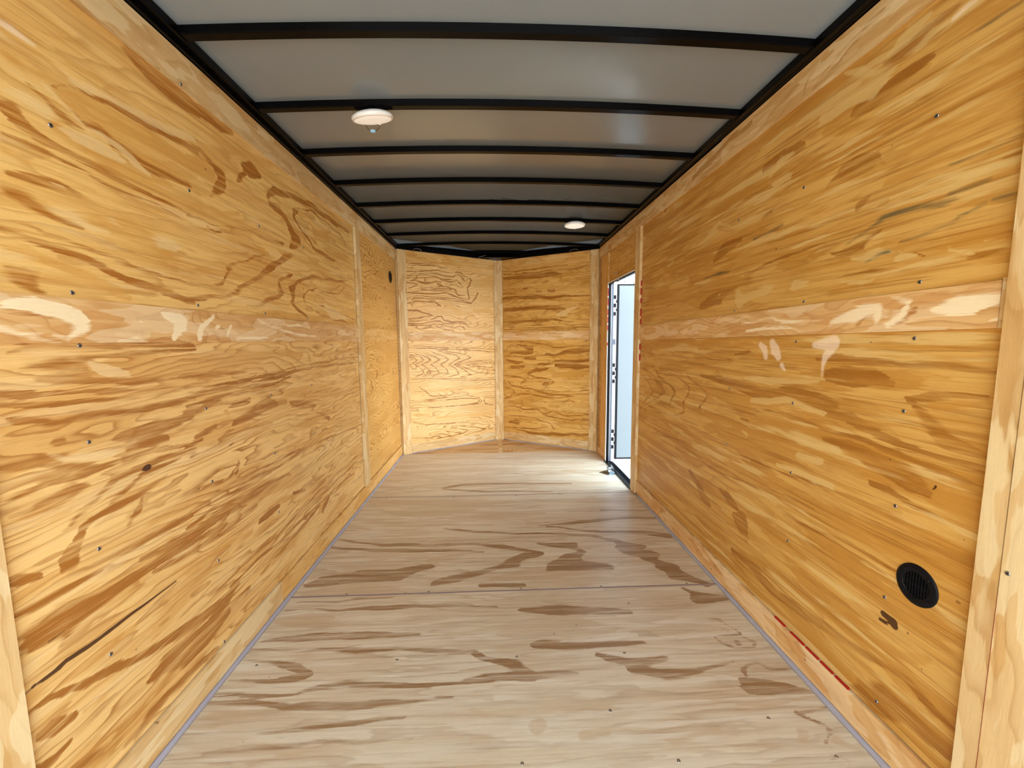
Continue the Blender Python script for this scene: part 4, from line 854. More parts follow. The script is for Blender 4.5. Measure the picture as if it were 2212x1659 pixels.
def ceiling_mat():
    N = NB('grey_ceiling_liner'); tcn = N.n('ShaderNodeTexCoord')
    c = N.mix(N.noise(tcn.outputs['Object'], 2.0, 3), (0.19, 0.212, 0.218, 1), (0.22, 0.243, 0.25, 1))
    N.put(N.b.inputs['Base Color'], c); N.b.inputs['Roughness'].default_value = 0.20; N.b.inputs['Specular IOR Level'].default_value = 1.0
    bp = N.n('ShaderNodeBump'); bp.inputs['Strength'].default_value = 0.25; bp.inputs['Distance'].default_value = 0.0015
    h = N.math('ADD', N.noise(N.vmul(tcn.outputs['Object'], (1, 0.6, 1)), 110, 3, 0.6), N.math('MULTIPLY', N.noise(tcn.outputs['Object'], 9, 2), 2.0))
    N.put(bp.inputs['Height'], h); N.put(N.b.inputs['Normal'], bp.outputs[0])
    return N.m
CEIL = ceiling_mat()

# ------------------------------------------------------------------ boards
def board(name, mat, parent, P0, U, V, ul, vl, t, strokes=(), plane='L', res=None, seed=1.0, wob=1.0):
    """front face starts at P0 and runs ul along U (grain) and vl along V; U x V points into the room."""
    P0, U, V = Vector(P0), Vector(U).normalized(), Vector(V).normalized(); Nn = U.cross(V).normalized()
    V = Nn.cross(U)
    mw = Matrix.Identity(4)
    for i in range(3): mw[i][0], mw[i][1], mw[i][2], mw[i][3] = U[i], V[i], Nn[i], P0[i]
    me = bpy.data.meshes.new(name)
    if res:
        nu, nv = max(2, int(ul/res)), max(2, int(vl/res))
    else: nu, nv = 1, 1
    us, vs = np.linspace(0, ul, nu+1), np.linspace(0, vl, nv+1)
    uu, vv = np.meshgrid(us, vs, indexing='ij'); n = uu.size
    co = np.zeros((n+4, 3)); co[:n, 0] = uu.ravel(); co[:n, 1] = vv.ravel()
    co[n:] = [(0, 0, -t), (ul, 0, -t), (ul, vl, -t), (0, vl, -t)]
    idx = np.arange(n).reshape(nu+1, nv+1)
    a, b, c, d = idx[:-1, :-1].ravel(), idx[1:, :-1].ravel(), idx[1:, 1:].ravel(), idx[:-1, 1:].ravel()
    faces = [(int(p), int(q), int(r), int(s)) for p, q, r, s in zip(a, b, c, d)]
    faces.append((n+3, n+2, n+1, n))
    faces.append(tuple([n, n+1] + [int(x) for x in idx[::-1, 0]]))
    faces.append(tuple([n+2, n+3] + [int(x) for x in idx[:, -1]]))
    faces.append(tuple([n+3, n] + [int(x) for x in idx[0, :]]))
    faces.append(tuple([n+1, n+2] + [int(x) for x in idx[-1, ::-1]]))
    me.from_pydata([tuple(x) for x in co], [], faces); me.update()
    if strokes:
        fields = {}
        pts = np.stack([uu.ravel(), vv.ravel()], 1)
        rg = np.random.RandomState(int(seed*10)); base = pts.copy()
        for _ in range(7):       # gentle wander of the figure
            kx, ky, ph = rg.uniform(6, 34), rg.uniform(20, 75), rg.uniform(0, 6.28, 2)
            sgn = rg.choice([-1, 1])
            pts[:, 1] += 0.0016*wob*np.sin(base[:, 0]*kx + sgn*base[:, 1]*ky*0.5 + ph[0])
            pts[:, 0] += 0.0060*wob*np.sin(base[:, 0]*kx*0.4 + sgn*base[:, 1]*ky + ph[1])
        for kind, data in strokes:
            q = np.array(data, float).reshape(-1, 3)
            if plane == 'L': w3 = np.stack([np.full(len(q), P0.x), q[:, 0], q[:, 1]], 1)
            elif plane == 'UV': w3 = np.array(P0) + np.outer(q[:, 0], np.array(U)) + np.outer(q[:, 1]-P0.z, np.array(V))
            elif plane == 'F': w3 = np.stack([q[:, 0], q[:, 1], np.full(len(q), P0.z)], 1)
            rel = w3 - np.array(P0); s = np.stack([rel @ np.array(U), rel @ np.array(V)], 1); rad = q[:, 2].copy()
            if len(rad) > 1 and kind in 'dmpb': rad[0] *= 0.6; rad[-1] *= 0.6
            if s[:, 0].max() < -0.1 or s[:, 0].min() > ul+0.1 or s[:, 1].max() < -0.1 or s[:, 1].min() > vl+0.1: continue
            PT = base if kind in 'kw' else pts
            best = np.full(n, -9.0)
            if len(s) == 1: segs = [(0, 0)]
            else: segs = [(i, i+1) for i in range(len(s)-1)]
            for i, j in segs:
                A, B = s[i], s[j]; m = max(rad[i], rad[j])+0.06
                lo, hi = np.minimum(A, B)-m, np.maximum(A, B)+m
                k = np.where((PT[:, 0] > lo[0]) & (PT[:, 0] < hi[0]) & (PT[:, 1] > lo[1]) & (PT[:, 1] < hi[1]))[0]
                if not len(k): continue
                ab = B-A; L2 = ab @ ab
                tt = np.clip(((PT[k]-A) @ ab)/L2, 0, 1) if L2 > 0 else np.zeros(len(k))
                dd = np.hypot(PT[k, 0]-(A[0]+tt*ab[0]), PT[k, 1]-(A[1]+tt*ab[1]))
                val = rad[i]+(rad[j]-rad[i])*tt - dd
                best[k] = np.maximum(best[k], val)
            f = fields.setdefault('g'+kind, np.zeros(n)); np.maximum(f, np.clip(best+0.05, 0, 0.12), out=f)
        for kname, f in fields.items():
            at = me.attributes.new(kname, 'FLOAT', 'POINT'); at.data.foreach_set('value', np.concatenate([f, np.zeros(4)]).astype(np.float32))
    o = link(name, me, mat, None, mw)
    o['seed'] = float(seed)
    if parent is not None:
        bpy.context.view_layer.update(); o.parent = parent; o.matrix_parent_inverse = parent.matrix_world.inverted()
    return o

def screw_mesh(r):
    bm = bmesh.new()
    bm_lathe(bm, [(r, -0.001), (r, 0.0002), (r*0.93, 0.0010), (r*0.45, 0.0014), (r*0.36, 0.0004), (0, 0.0002)], 18)
    bmesh.ops.recalc_face_normals(bm, faces=bm.faces)
    me = bpy.data.meshes.new('screw'); bm.to_mesh(me); bm.free()
    me.materials.append(SCREW); me.materials.append(SCREWD)
    for p in me.polygons:
        p.use_smooth = True
        c = p.center
        if math.hypot(c.x, c.y) < r*0.42: p.material_index = 1
    return me
SCREW_ME = screw_mesh(0.0052)
SCREW_BIG = screw_mesh(0.0048)
def screws(parent, pts, normal, me=SCREW_ME, off=0.0006):
    q = Vector(normal).to_track_quat('Z', 'Y')
    bpy.context.view_layer.update(); inv = parent.matrix_world.inverted()
    for p in pts:
        o = bpy.data.objects.new('screw', me); COL.objects.link(o)
        o.matrix_world = Matrix.Translation(Vector(p)+Vector(normal)*off) @ q.to_matrix().to_4x4()
        o.parent = parent; o.matrix_parent_inverse = inv

# ------------------------------------------------------------------ measurements (metres)
XL, XR = -0.970, 1.0632          # trim faces of the two side walls
PR = 0.008                       # how far trim stands proud of the sheets
YREAR, YV = -0.72, 4.24          # rear opening, start of the V nose
APEX = Vector((0.047, 4.865, 0))
HL, HR_ = 2.081, 2.0905
LC, RC = Vector((XL, YV, 0)), Vector((XR, YV, 0))
UVL = (APEX-LC).normalized(); NVL = UVL.cross(Vector((0, 0, 1)))
UVR = (RC-APEX).normalized(); NVR = UVR.cross(Vector((0, 0, 1)))
DOOR_N, DOOR_F, DOOR_T = 3.122, 3.872, 1.692   # side door opening: near jamb, far jamb, top

# ------------------------------------------------------------------ outside
bm = bmesh.new(); bm_box(bm, (-40, -40, -0.7), (40, 60, -0.5))
g = finish(bm, 'ground', GRAVEL); tag(g, kind='structure')

# ------------------------------------------------------------------ wall_left
def skin(name, pts, z0, z1, off):
    """outer trailer skin: wall core standing behind the plywood"""
    bm = bmesh.new()
    for A, B in zip(pts, pts[1:]):
        A, B = Vector(A), Vector(B); d = (B-A).normalized(); n = Vector((d.y, -d.x, 0))*-1; A = A - d*0.02; B = B + d*0.02
        vs = []
        for z in (z0, z1):
            for P in (A + n*off, B + n*off, B + n*(off+0.03), A + n*(off+0.03)): vs.append(bm.verts.new((P.x, P.y, z)))
        for f in ((0,3,2,1), (4,5,6,7), (0,1,5,4), (1,2,6,5), (2,3,7,6), (3,0,4,7)): bm.faces.new([vs[i] for i in f])
    return finish(bm, name, SKIN)

wl = skin('wall_left', [(XL, YREAR, 0), (XL, YV+0.03, 0)], -0.05, 2.17, 0.024); tag(wl, kind='structure')
xL = XL-PR
Y = (0, 1, 0); Z = (0, 0, 1)
def Lsheet(y0, y1, z0, z1, mat, st, seed, res=0.006):
    return board('plywood_sheet', mat, wl, (xL, y0, z0), Y, Z, y1-y0, z1-z0, 0.012, st, 'L', res, seed)
su = Lsheet(0.72, 3.010, 1.2, 2.075, WALL, STROKES['UL'], 2.0)
sl = Lsheet(0.72, 3.010, 0.1105, 1.2-0.002, WALLB, STROKES['LL'], 5.0)
Lsheet(YREAR, 0.718, 1.2, 2.075, WALL, (), 7.3, None); Lsheet(YREAR, 0.718, 0.1105, 1.198, WALL, (), 8.3, None)
Lsheet(3.052, YV-0.004, 1.2, 2.075, VENS, (), 3.7, None); Lsheet(3.052, YV-0.004, 0.1105, 1.198, VENS, (), 4.4, None)
screws(su, [(xL, y, z) for y, z in ((1.014,1.661),(1.433,1.666),(1.018,1.297),(1.428,1.302),(1.83,1.66),(1.83,1.30),(2.235,1.66),(2.235,1.30))], (1, 0, 0))
screws(sl, [(xL, y, z) for y, z in ((1.021,1.175),(1.016,0.944),(1.424,0.958),(1.010,0.678),(1.423,0.704),(1.008,0.400),(1.42,0.42),(1.413,0.118),(1.83,0.95),(1.83,0.69),(1.83,0.42),(2.235,0.95),(2.235,0.69))], (1, 0, 0))

TN = [0]
def trim(mat, P0, U, V, ul, vl, t, st=(), seed=1.0, res=None, name=None, plane='L'):
    TN[0] += 1
    o = board(name or 'trim_%d' % TN[0], mat, None, P0, U, V, ul, vl, t, st, plane, res, seed)
    return tag(o, kind='structure')
TT = PR-0.0004
# mid rail, top trim, baseboard of the left wall
trim(RAIL, (XL, 0.815, 1.181), Y, Z, 3.012-0.815, 0.102, TT, STROKES['ML'], 1.3, 0.006)
trim(RAILO, (XL, 3.112, 1.180), Y, Z, YV-3.112-0.03, 0.100, TT, (), 2.6)
t1 = trim(TRIM, (XL, YREAR, 1.972), Y, Z, 1.985-YREAR, HL-1.972, TT, STROKES['LT'], 3.1, 0.006)
trim(TRIM, (XL, 1.987, 1.972), Y, Z, YV-1.987-0.02, HL-1.972, TT, STROKES['LT'], 4.9, 0.006)
screws(t1, [(XL, 1.426, 1.982)], (1, 0, 0))
trim(TRIM, (XL, YREAR, 0.006), Y, Z, 1.80-YREAR, 0.101, 0.0196, (), 5.2, name='baseboard_left')
trim(RAILO, (XL, 1.802, 0.006), Y, Z, YV-1.802-0.02, 0.101, 0.0196, (), 6.8, name='baseboard_left_front')
# vertical battens
trim(TRIM, (XL+0.010, 3.108, 0.109), Z, (0,-1,0), 1.971-0.109, 0.094, PR+0.0095, (), 7.7)
trim(TRIM, (XL+0.006, 0.812, 0.001), Z, (0,-1,0), HL-0.002, 0.115, PR+0.005, (), 8.4)
# ------------------------------------------------------------------ V nose
wf = skin('wall_front', [LC, APEX, RC], -0.05, 2.17, 0.026); tag(wf, kind='structure')
LVL, LVR = (APEX-LC).length, (RC-APEX).length
def Vs(side, z0, z1, mat, seed):
    if side == 'L': return board('plywood_sheet', mat, wf, LC - NVL*PR + Vector((0,0,z0)), UVL, Z, LVL-0.004, z1-z0, 0.012, STROKES['VL'], 'UV', 0.005, seed, 0.4)
    return board('plywood_sheet', mat, wf, APEX - NVR*PR + Vector((0,0,z0)) + UVR*0.004, UVR, Z, LVR-0.004, z1-z0, 0.012, [(k, tuple(c-0.004 if i % 3 == 0 else c for i, c in enumerate(d))) for k, d in STROKES['VR']], 'UV', 0.005, seed, 0.9)
v1 = Vs('L', 1.2, 2.075, VENL, 11.3); v2 = Vs('L', 0.006, 1.198, VENL, 12.9)
Vs('R', 1.2, 2.075, VENR, 13.4); Vs('R', 0.006, 1.198, VENR, 14.2)
def vp(u, z): return LC + UVL*u - NVL*PR + Vector((0, 0, z))
screws(v1, [vp(0.403, 1.954), vp(0.702, 1.967), vp(0.70, 1.297)], NVL)
screws(v2, [vp(u, z) for u, z in ((0.70,0.936),(1.078,0.959),(0.70,0.709),(1.075,0.685),(0.70,0.449),(1.07,0.424))], NVL)
def vtrim(side, u0, u1, z0, z1, mat, seed, vert=False, proud=0.0, name=None):
    C0, UU, NN = (LC, UVL, NVL) if side == 'L' else (APEX, UVR, NVR)
    if vert: return trim(mat, C0 + UU*u1 + NN*proud + Vector((0,0,z0)), Z, -UU, z1-z0, u1-u0, TT+proud, (), seed, name=name)
    return trim(mat, C0 + UU*u0 + NN*proud + Vector((0,0,z0)), UU, Z, u1-u0, z1-z0, TT+proud, (), seed, name=name)
vtrim('L', 0.09, LVL-0.05, 1.972, HL, RAILO, 21.0); vtrim('R', 0.05, LVR-0.10, 1.972, HL, RAILO, 22.0)
vtrim('L', 0.105, LVL-0.05, 1.177, 1.270, RAIL, 23.0); vtrim('R', 0.055, LVR-0.095, 1.177, 1.270, RAIL, 24.0)
vtrim('L', 0.105, LVL-0.05, 0.006, 0.095, TRIM, 25.0, name='baseboard_front'); vtrim('R', 0.055, LVR-0.095, 0.006, 0.10, TRIM, 26.0, name='baseboard_front_right')
vtrim('L', 0.012, 0.100, 0.003, HL, TRIM, 27.0, True, 0.008); vtrim('R', LVR-0.09, LVR-0.004, 0.003, HL, TRIM, 28.0, True, 0.008)
# batten bridging the apex of the V, facing the rear
trim(TRIM, (APEX.x+0.046, APEX.y-0.030, 0.003), Z, (-1,0,0), HL-0.003, 0.094, 0.008, (), 29.0)

# ------------------------------------------------------------------ wall_right with the side door opening
bm = bmesh.new()
xo0, xo1 = XR+0.024, XR+0.054
for lo, hi in (((xo0, YREAR, -0.05), (xo1, DOOR_N-0.02, 2.17)), ((xo0, DOOR_F+0.012, -0.05), (xo1, YV+0.03, 2.17)),
               ((xo0, DOOR_N-0.02, DOOR_T+0.012), (xo1, DOOR_F+0.012, 2.17)), ((xo0, DOOR_N-0.02, -0.05), (xo1, DOOR_F+0.012, -0.004))):
    bm_box(bm, lo, hi)
wr = finish(bm, 'wall_right', SKIN); tag(wr, kind='structure')
xR = XR+PR; NY = (0, -1, 0)
def Rsheet(y0, y1, z0, z1, mat, st, seed, res=0.006):
    return board('plywood_sheet', mat, wr, (xR, y1, z0), NY, Z, y1-y0, z1-z0, 0.012, st, 'L', res, seed)
ru = Rsheet(0.72, 3.06, 1.2, 2.085, WALLR, STROKES['UR'], 31.0)
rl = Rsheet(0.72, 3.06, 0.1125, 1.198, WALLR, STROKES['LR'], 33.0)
Rsheet(YREAR, 0.718, 1.2, 2.085, WALLR, (), 34.0, None); Rsheet(YREAR, 0.718, 0.1125, 1.198, WALLR, (), 35.0, None)
rh = Rsheet(DOOR_N, DOOR_F, DOOR_T+0.002, 2.085, VENR, (), 36.2, None)
Rsheet(DOOR_F+0.002, YV-0.004, 0.006, 2.085, WALLR, (), 37.2, None)
screws(ru, [(xR, y, z) for y, z in ((1.018,1.709),(1.448,1.694),(1.021,1.317),(1.413,1.304),(1.83,1.69),(1.83,1.30))], (-1, 0, 0))
screws(rl, [(xR, y, z) for y, z in ((1.021,1.176),(1.438,1.166),(1.031,0.986),(1.435,0.945),(1.422,0.692),(1.030,0.728),(1.415,0.435),(1.036,0.463),(1.032,0.150),(1.84,0.95),(1.84,0.69),(1.84,0.44))], (-1, 0, 0))
def rail_dir(y1, z1, y0, z0): return (Vector((0, y0-y1, z0-z1))).normalized()
ur = rail_dir(3.018, 1.172, 0.842, 1.197)
trim(RAIL, (XR, 3.018, 1.172), ur, Z, 2.176, 0.100, TT, STROKES['MR'], 41.0, 0.006)
trim(TRIM, (XR, 0.841, 1.196), NY, Z, 0.021, 0.106, TT-0.002, (), 42.0)
trim(TRIM, (XR, 3.8, 1.985), NY, Z, 3.8-1.99, HR_-1.985, TT, STROKES['RT'], 43.0, 0.006)
trim(TRIM, (XR, 1.988, 1.985), NY, Z, 1.988-YREAR, HR_+0.003-1.985, TT, STROKES['RT'], 44.0, 0.006)
trim(TRIM, (XR, YV-0.003, 1.985), NY, Z, YV-0.003-3.802, HR_-1.985, TT, (), 45.0)
trim(RAIL, (XR, 3.02, 0.006), NY, Z, 3.02-YREAR, 0.103, 0.0196, (), 46.0, name='baseboard_right')
# door side battens: near jamb, far board
jb = trim(TRIM, (XR-0.012, 3.026, 0.003), Z, (0,1,0), 1.985-0.003, 0.099, PR+0.0116, (), 47.0)
trim(RAILO, (XR-0.006, DOOR_F+0.012, 0.075), Z, (0,1,0), 1.90, 0.215, PR+0.0056, (), 48.0)
trim(RAIL, (XR-0.006, 4.20, 0.003), NY, Z, 0.315, 0.070, PR+0.0056, (), 49.0, name='baseboard_right_front')
# post boards close to the viewer
pa = trim(TRIM, (XR-0.012, 0.779, 0.001), Z, (0,1,0), HR_+0.006, 0.045, PR+0.0116, (), 50.0)
pb = trim(TRIM, (XR-0.014, 0.640, 0.001), Z, (0,1,0), HR_+0.006, 0.136, PR+0.0136, (), 51.0)
screws(pb, [(XR-0.014, 0.764, 0.694)], (-1, 0, 0), SCREW_BIG)

# red factory marking on the sheet edges that shows through the joints
def red_marks(name, segs, parent):
    bm = bmesh.new()
    for lo, hi in segs: bm_box(bm, lo, hi)
    return finish(bm, name, RED, parent)
xa, xb = XR-0.004, XR+PR+0.001
red_marks('edge_marking', [((XR-0.0005, 3.016, z0), (XR+0.0065, 3.0245, z1)) for z0, z1 in ((1.565,1.60),(1.50,1.545),(1.44,1.475),(1.345,1.40),(1.285,1.325),(1.10,1.145),(1.02,1.07))], wr)
red_marks('edge_marking', [((XR-0.0005, y0, 0.1095), (XR+0.0065, y1, 0.1145)) for y0, y1 in ((1.395,1.45),(1.30,1.365),(1.235,1.29),(1.175,1.225),(1.115,1.165))], wr)
red_marks('edge_marking', [((XR-0.0115, 0.7762, 0.18), (XR-0.002, 0.7788, 0.64))], wr)

# ------------------------------------------------------------------ floor
bm = bmesh.new()
vs = [bm.verts.new(v) for v in [(XL-0.02, YREAR, -0.05), (XR+0.02, YREAR, -0.05), (XR+0.02, YV, -0.05), (APEX.x, APEX.y, -0.05), (XL-0.02, YV, -0.05)]]
vt = [bm.verts.new((v.co.x, v.co.y, -0.019)) for v in vs]
bm.faces.new(vs[::-1]); bm.faces.new(vt)
for i in range(5): bm.faces.new((vs[i], vs[(i+1) % 5], vt[(i+1) % 5], vt[i]))
fl = finish(bm, 'floor', SKIN); tag(fl, kind='structure')
X = (1, 0, 0)
D1, D2 = 1.847, 3.066
fw_ = XR-XL-0.004
def Fsheet(y0, y1, seed, st=(), res=None): return board('floor_sheet', FLOOR, fl, (XL+0.002, y0, 0), X, Y, fw_, y1-y0, 0.018, st, 'F', res, seed)
f1 = Fsheet(D1-1.2192+0.002, D1-0.005, 61.0, STROKES['F'], 0.008)
f2 = Fsheet(D1+0.005, D2-0.004, 62.0, STROKES['F'], 0.008)
f3 = Fsheet(D2+0.004, YV+0.03, 64.0, STROKES['F'], 0.010)
Fsheet(YREAR, D1-1.2192-0.002, 66.0)
screws(f1, [(x, y, 0) for x, y in ((-0.888,1.44),(-0.378,1.441),(0.067,1.433),(0.475,1.431),(0.839,1.142),(0.062,1.04),(0.502,1.026),(0.952,1.016),(0.586,1.723),(0.354,1.192))], (0,0,1), off=-0.0004)
screws(f2, [(x, 1.858, 0) for x in (-0.71,-0.327,0.109,0.496,0.914)] + [(x, 3.05, 0) for x in (-0.83,-0.327,0.148,0.485)], (0,0,1), off=-0.0004)
# triangular nose pieces of the floor
def poly_board(name, mat, parent, pts, z, t, seed, ax=0.0):
    bm = bmesh.new(); a = [bm.verts.new((p[0], p[1], z)) for p in pts]; b = [bm.verts.new((p[0], p[1], z-t)) for p in pts]
    bm.faces.new(a); bm.faces.new(b[::-1]); n = len(a)
    for i in range(n): bm.faces.new((a[i], b[i], b[(i+1) % n], a[(i+1) % n]))
    o = finish(bm, name, mat, parent); o['seed'] = float(seed); return o
kn = (APEX-LC); ylim = YV+0.034
poly_board('floor_nose_sheet', FLOORV, fl, [(XL+0.06, ylim), (APEX.x-0.022, ylim), (APEX.x-0.022, APEX.y-0.018), (APEX.x-0.03, APEX.y-0.022)], 0, 0.018, 71.0)
poly_board('floor_nose_sheet', FLOORV, fl, [(APEX.x+0.022, ylim), (XR-0.06, ylim), (APEX.x+0.022, APEX.y-0.02)], 0, 0.018, 73.0)
poly_board('floor_nose_strip', TRIM, fl, [(APEX.x-0.021, ylim), (APEX.x+0.021, ylim), (APEX.x+0.021, APEX.y-0.02), (APEX.x-0.021, APEX.y-0.02)], 0.0, 0.018, 75.0)
# filler in the joints between the floor sheets
for yy, w in ((D1, 0.0045), (D2, 0.0036)):
    bm = bmesh.new(); bm_box(bm, (XL+0.004, yy-w, -0.018), (XR-0.004, yy+w, 0.0004)); finish(bm, 'joint_filler', SEAMM, fl)

# caulk beads along the foot of the walls
def bead(name, A, B, n, r=0.011):
    A, B, n = Vector(A), Vector(B), Vector(n); bm = bmesh.new(); rings = []
    K = 60 if (B-A).length > 2 else 12
    rnd = random.Random(5)
    for i in range(K+1):
        P = A.lerp(B, i/K); q = r*(1+rnd.uniform(-0.12, 0.12))
        rings.append([bm.verts.new(P + n*a + Vector((0, 0, b))) for a, b in ((0, 0.0006), (q, 0.0006), (q*0.72, q*0.42), (q*0.35, q*0.8), (0, q*1.05))])
    for R0, R1 in zip(rings, rings[1:]):
        for j in range(5): bm.faces.new((R0[j], R0[(j+1) % 5], R1[(j+1) % 5], R1[j]))
    bm.faces.new(rings[0]); bm.faces.new(rings[-1][::-1])
    return finish(bm, name, CAULK, fl, smooth=True)
bead('caulk_bead', (XL+0.0005, YREAR, 0), (XL+0.0005, YV, 0), (1,0,0), 0.013)
bead('caulk_bead', (XR-0.0005, YREAR, 0), (XR-0.0005, 3.02, 0), (-1,0,0), 0.013)
bead('caulk_bead', LC+UVL*0.05+NVL*0.0005, APEX+NVL*0.0005-UVL*0.05, NVL, 0.008)
bead('caulk_bead', APEX+NVR*0.0005+UVR*0.05, RC+NVR*0.0005-UVR*0.05, NVR, 0.008)

# ------------------------------------------------------------------ ceiling and roof steel
ZE, RISE = 2.100, 0.027                 # underside of the bows at their ends, and their crown
XC, HW = (XL+XR)/2, (XR-XL)/2
def arc(x): return ZE + RISE*(1-((x-XC)/HW)**2)
def nose_y(x):   # y of the V wall at x
    return YV + (APEX.y-YV)*((x-XL)/(APEX.x-XL) if x < APEX.x else (XR-x)/(XR-APEX.x))
bm = bmesh.new(); nx = 40; cols = []
for i in range(nx+1):
    x = XL-0.05 + (XR-XL+0.1)*i/nx; z = arc(min(max(x, XL), XR))+0.0265
    row = []
    for y in (YREAR, 4.90): row.append((bm.verts.new((x, y, z)), bm.verts.new((x, y, z+0.02))))
    cols.append(row)
for A, B in zip(cols, cols[1:]):
    bm.faces.new((A[0][0], A[1][0], B[1][0], B[0][0])); bm.faces.new((A[0][1], B[0][1], B[1][1], A[1][1]))
    bm.faces.new((A[0][0], B[0][0], B[0][1], A[0][1])); bm.faces.new((A[1][0], A[1][1], B[1][1], B[1][0]))
ce = finish(bm, 'ceiling', CEIL, smooth=False); tag(ce, kind='structure')
for p in ce.data.polygons: p.use_smooth = abs(p.normal.z) > 0.5
bm = bmesh.new(); bm_box(bm, (XL-0.054, YREAR, 2.172), (XR+0.054, 4.92, 2.20)); rf = finish(bm, 'roof', SKIN); tag(rf, kind='structure')

def bow(y, w=0.036, h=0.0255, x0=XL-0.004, x1=XR+0.004):
    bm = bmesh.new(); n = 36; rings = []
    for i in range(n+1):
        x = x0+(x1-x0)*i/n; z = arc(min(max(x, XL), XR)); c = 0.0035
        rings.append([bm.verts.new((x, y+a, z+b)) for a, b in ((c, 0), (w-c, 0), (w, c), (w, h), (0, h), (0, c))])
    for A, B in zip(rings, rings[1:]):
        for j in range(6): bm.faces.new((A[j], A[(j+1) % 6], B[(j+1) % 6], B[j]))
    bm.faces.new(rings[0][::-1]); bm.faces.new(rings[-1])
    return finish(bm, 'roof_bow', STEEL)
LB = ['black steel roof bow nearest the viewer, the thickest across the grey ceiling',
      'black steel roof bow that the dome light with the hanging wire loop sits on',
      'third black steel roof bow, one behind the bow with the wired dome light',
      'fourth black steel roof bow, two behind the bow with the wired dome light',
      'fifth black steel roof bow, one in front of the bow with the far dome light',
      'sixth black steel roof bow, the one the far dome light is fixed to',
      'seventh black steel roof bow, just behind the far dome light',
      'eighth black steel roof bow, where the V shaped nose begins']
for k in range(8):
    b = bow(1.388+0.4064*k); tag(b, LB[k], 'roof bow', 'steel bows across the ceiling')
b = bow(4.650, x0=-0.32, x1=0.41); tag(b, 'short black steel bow tucked inside the V nose', 'roof bow', 'steel bows across the ceiling')

# black top rails along the wall heads
def top_rail(pts, zb, name, ztop=2.124):
    """square tube over the plywood plus a lower inner flange, following pts; n points into the room"""
    bm = bmesh.new()
    for A, B, n, ea, eb in pts:
        A, B, n = Vector(A), Vector(B), Vector(n)
        for (o0, o1, z0, z1) in ((-0.045, 0.013, zb+0.003, ztop), (0.013, 0.034, 2.098, 2.124)):
            q = []
            for z in (z0, z1):
                for P, o in ((A, o0), (B, o0), (B, o1), (A, o1)): q.append(bm.verts.new((P.x+n.x*o, P.y+n.y*o, z)))
            for f in ((0,3,2,1), (4,5,6,7), (0,1,5,4), (1,2,6,5), (2,3,7,6), (3,0,4,7)): bm.faces.new([q[i] for i in f])
    o = finish(bm, name, STEEL, bevel=0.001); return tag(o, kind='structure')
TN[0] += 1; top_rail([((XL, YREAR, 0), (XL, YV, 0), (1,0,0), 0, 0)], HL, 'trim_%d' % TN[0])
TN[0] += 1; top_rail([((XR, YREAR, 0), (XR, YV, 0), (-1,0,0), 0, 0)], HR_+0.003, 'trim_%d' % TN[0])
TN[0] += 1; top_rail([(LC, APEX, NVL, 0, 0), (APEX, RC, NVR, 0, 0)], HL, 'trim_%d' % TN[0], 2.162)
# flat gusset plate over the apex
TN[0] += 1
bm = bmesh.new()
q = [(-0.26, 4.712), (0.36, 4.712), (0.10, 4.845), (-0.01, 4.845)]
a = [bm.verts.new((x, y, 2.088)) for x, y in q]; c = [bm.verts.new((x, y, 2.0975)) for x, y in q]
bm.faces.new(a); bm.faces.new(c[::-1])
for i in range(4): bm.faces.new((a[i], c[i], c[(i+1) % 4], a[(i+1) % 4]))
tag(finish(bm, 'trim_%d' % TN[0], STEEL), kind='structure')

# ------------------------------------------------------------------ dome lights
def dome_light(x, y, label, pitch=0.0, roll=0.0, drop=0.0):
    z = arc(x) - drop
    TM = Matrix.Translation((x, y, z)) @ Matrix.Rotation(math.radians(pitch), 4, 'X') @ Matrix.Rotation(math.radians(-roll), 4, 'Y')
    t = empty('dome_light', (x, y, z)); tag(t, label, 'ceiling light', 'round ceiling lights')
    bm = bmesh.new(); R = 0.083
    bm_lathe(bm, [(0, 0.0), (0.060, 0.0), (0.070, -0.004), (R-0.003, -0.010), (R, -0.014), (R, -0.021), (R-0.003, -0.0255), (R-0.008, -0.027), (R-0.009, -0.0255), (0, -0.0255)], 64)
    finish(bm, 'housing', WHITEP, t, smooth=True, mw=TM)
    bm = bmesh.new(); bm_lathe(bm, [(R-0.0095, -0.0258), (R-0.012, -0.0275), (0.03, -0.0285), (0, -0.0288)], 64)
    finish(bm, 'lens', LENS, t, smooth=True, mw=TM)
    bm = bmesh.new(); bm_lathe(bm, [(0.006, 0), (0.006, -0.003), (0.003, -0.006), (0, -0.0065)], 16)
    finish(bm, 'switch_button', WHITEP, t, smooth=True, mw=TM @ Matrix.Translation((0.012, 0.060, -0.0272)))
    if drop:
        bm = bmesh.new(); bm_cyl(bm, 0.016, -0.006, drop+0.002, 20); finish(bm, 'mount', BLACKP, t, mw=Matrix.Translation((x, y, z)))
    return z
z1 = dome_light(-0.492, 1.822, 'large round white dome light nearer the viewer, on the left of the ceiling', 15, 6.5, 0.012)
dome_light(0.657, 3.446, 'small looking round white dome light far back near the side door')
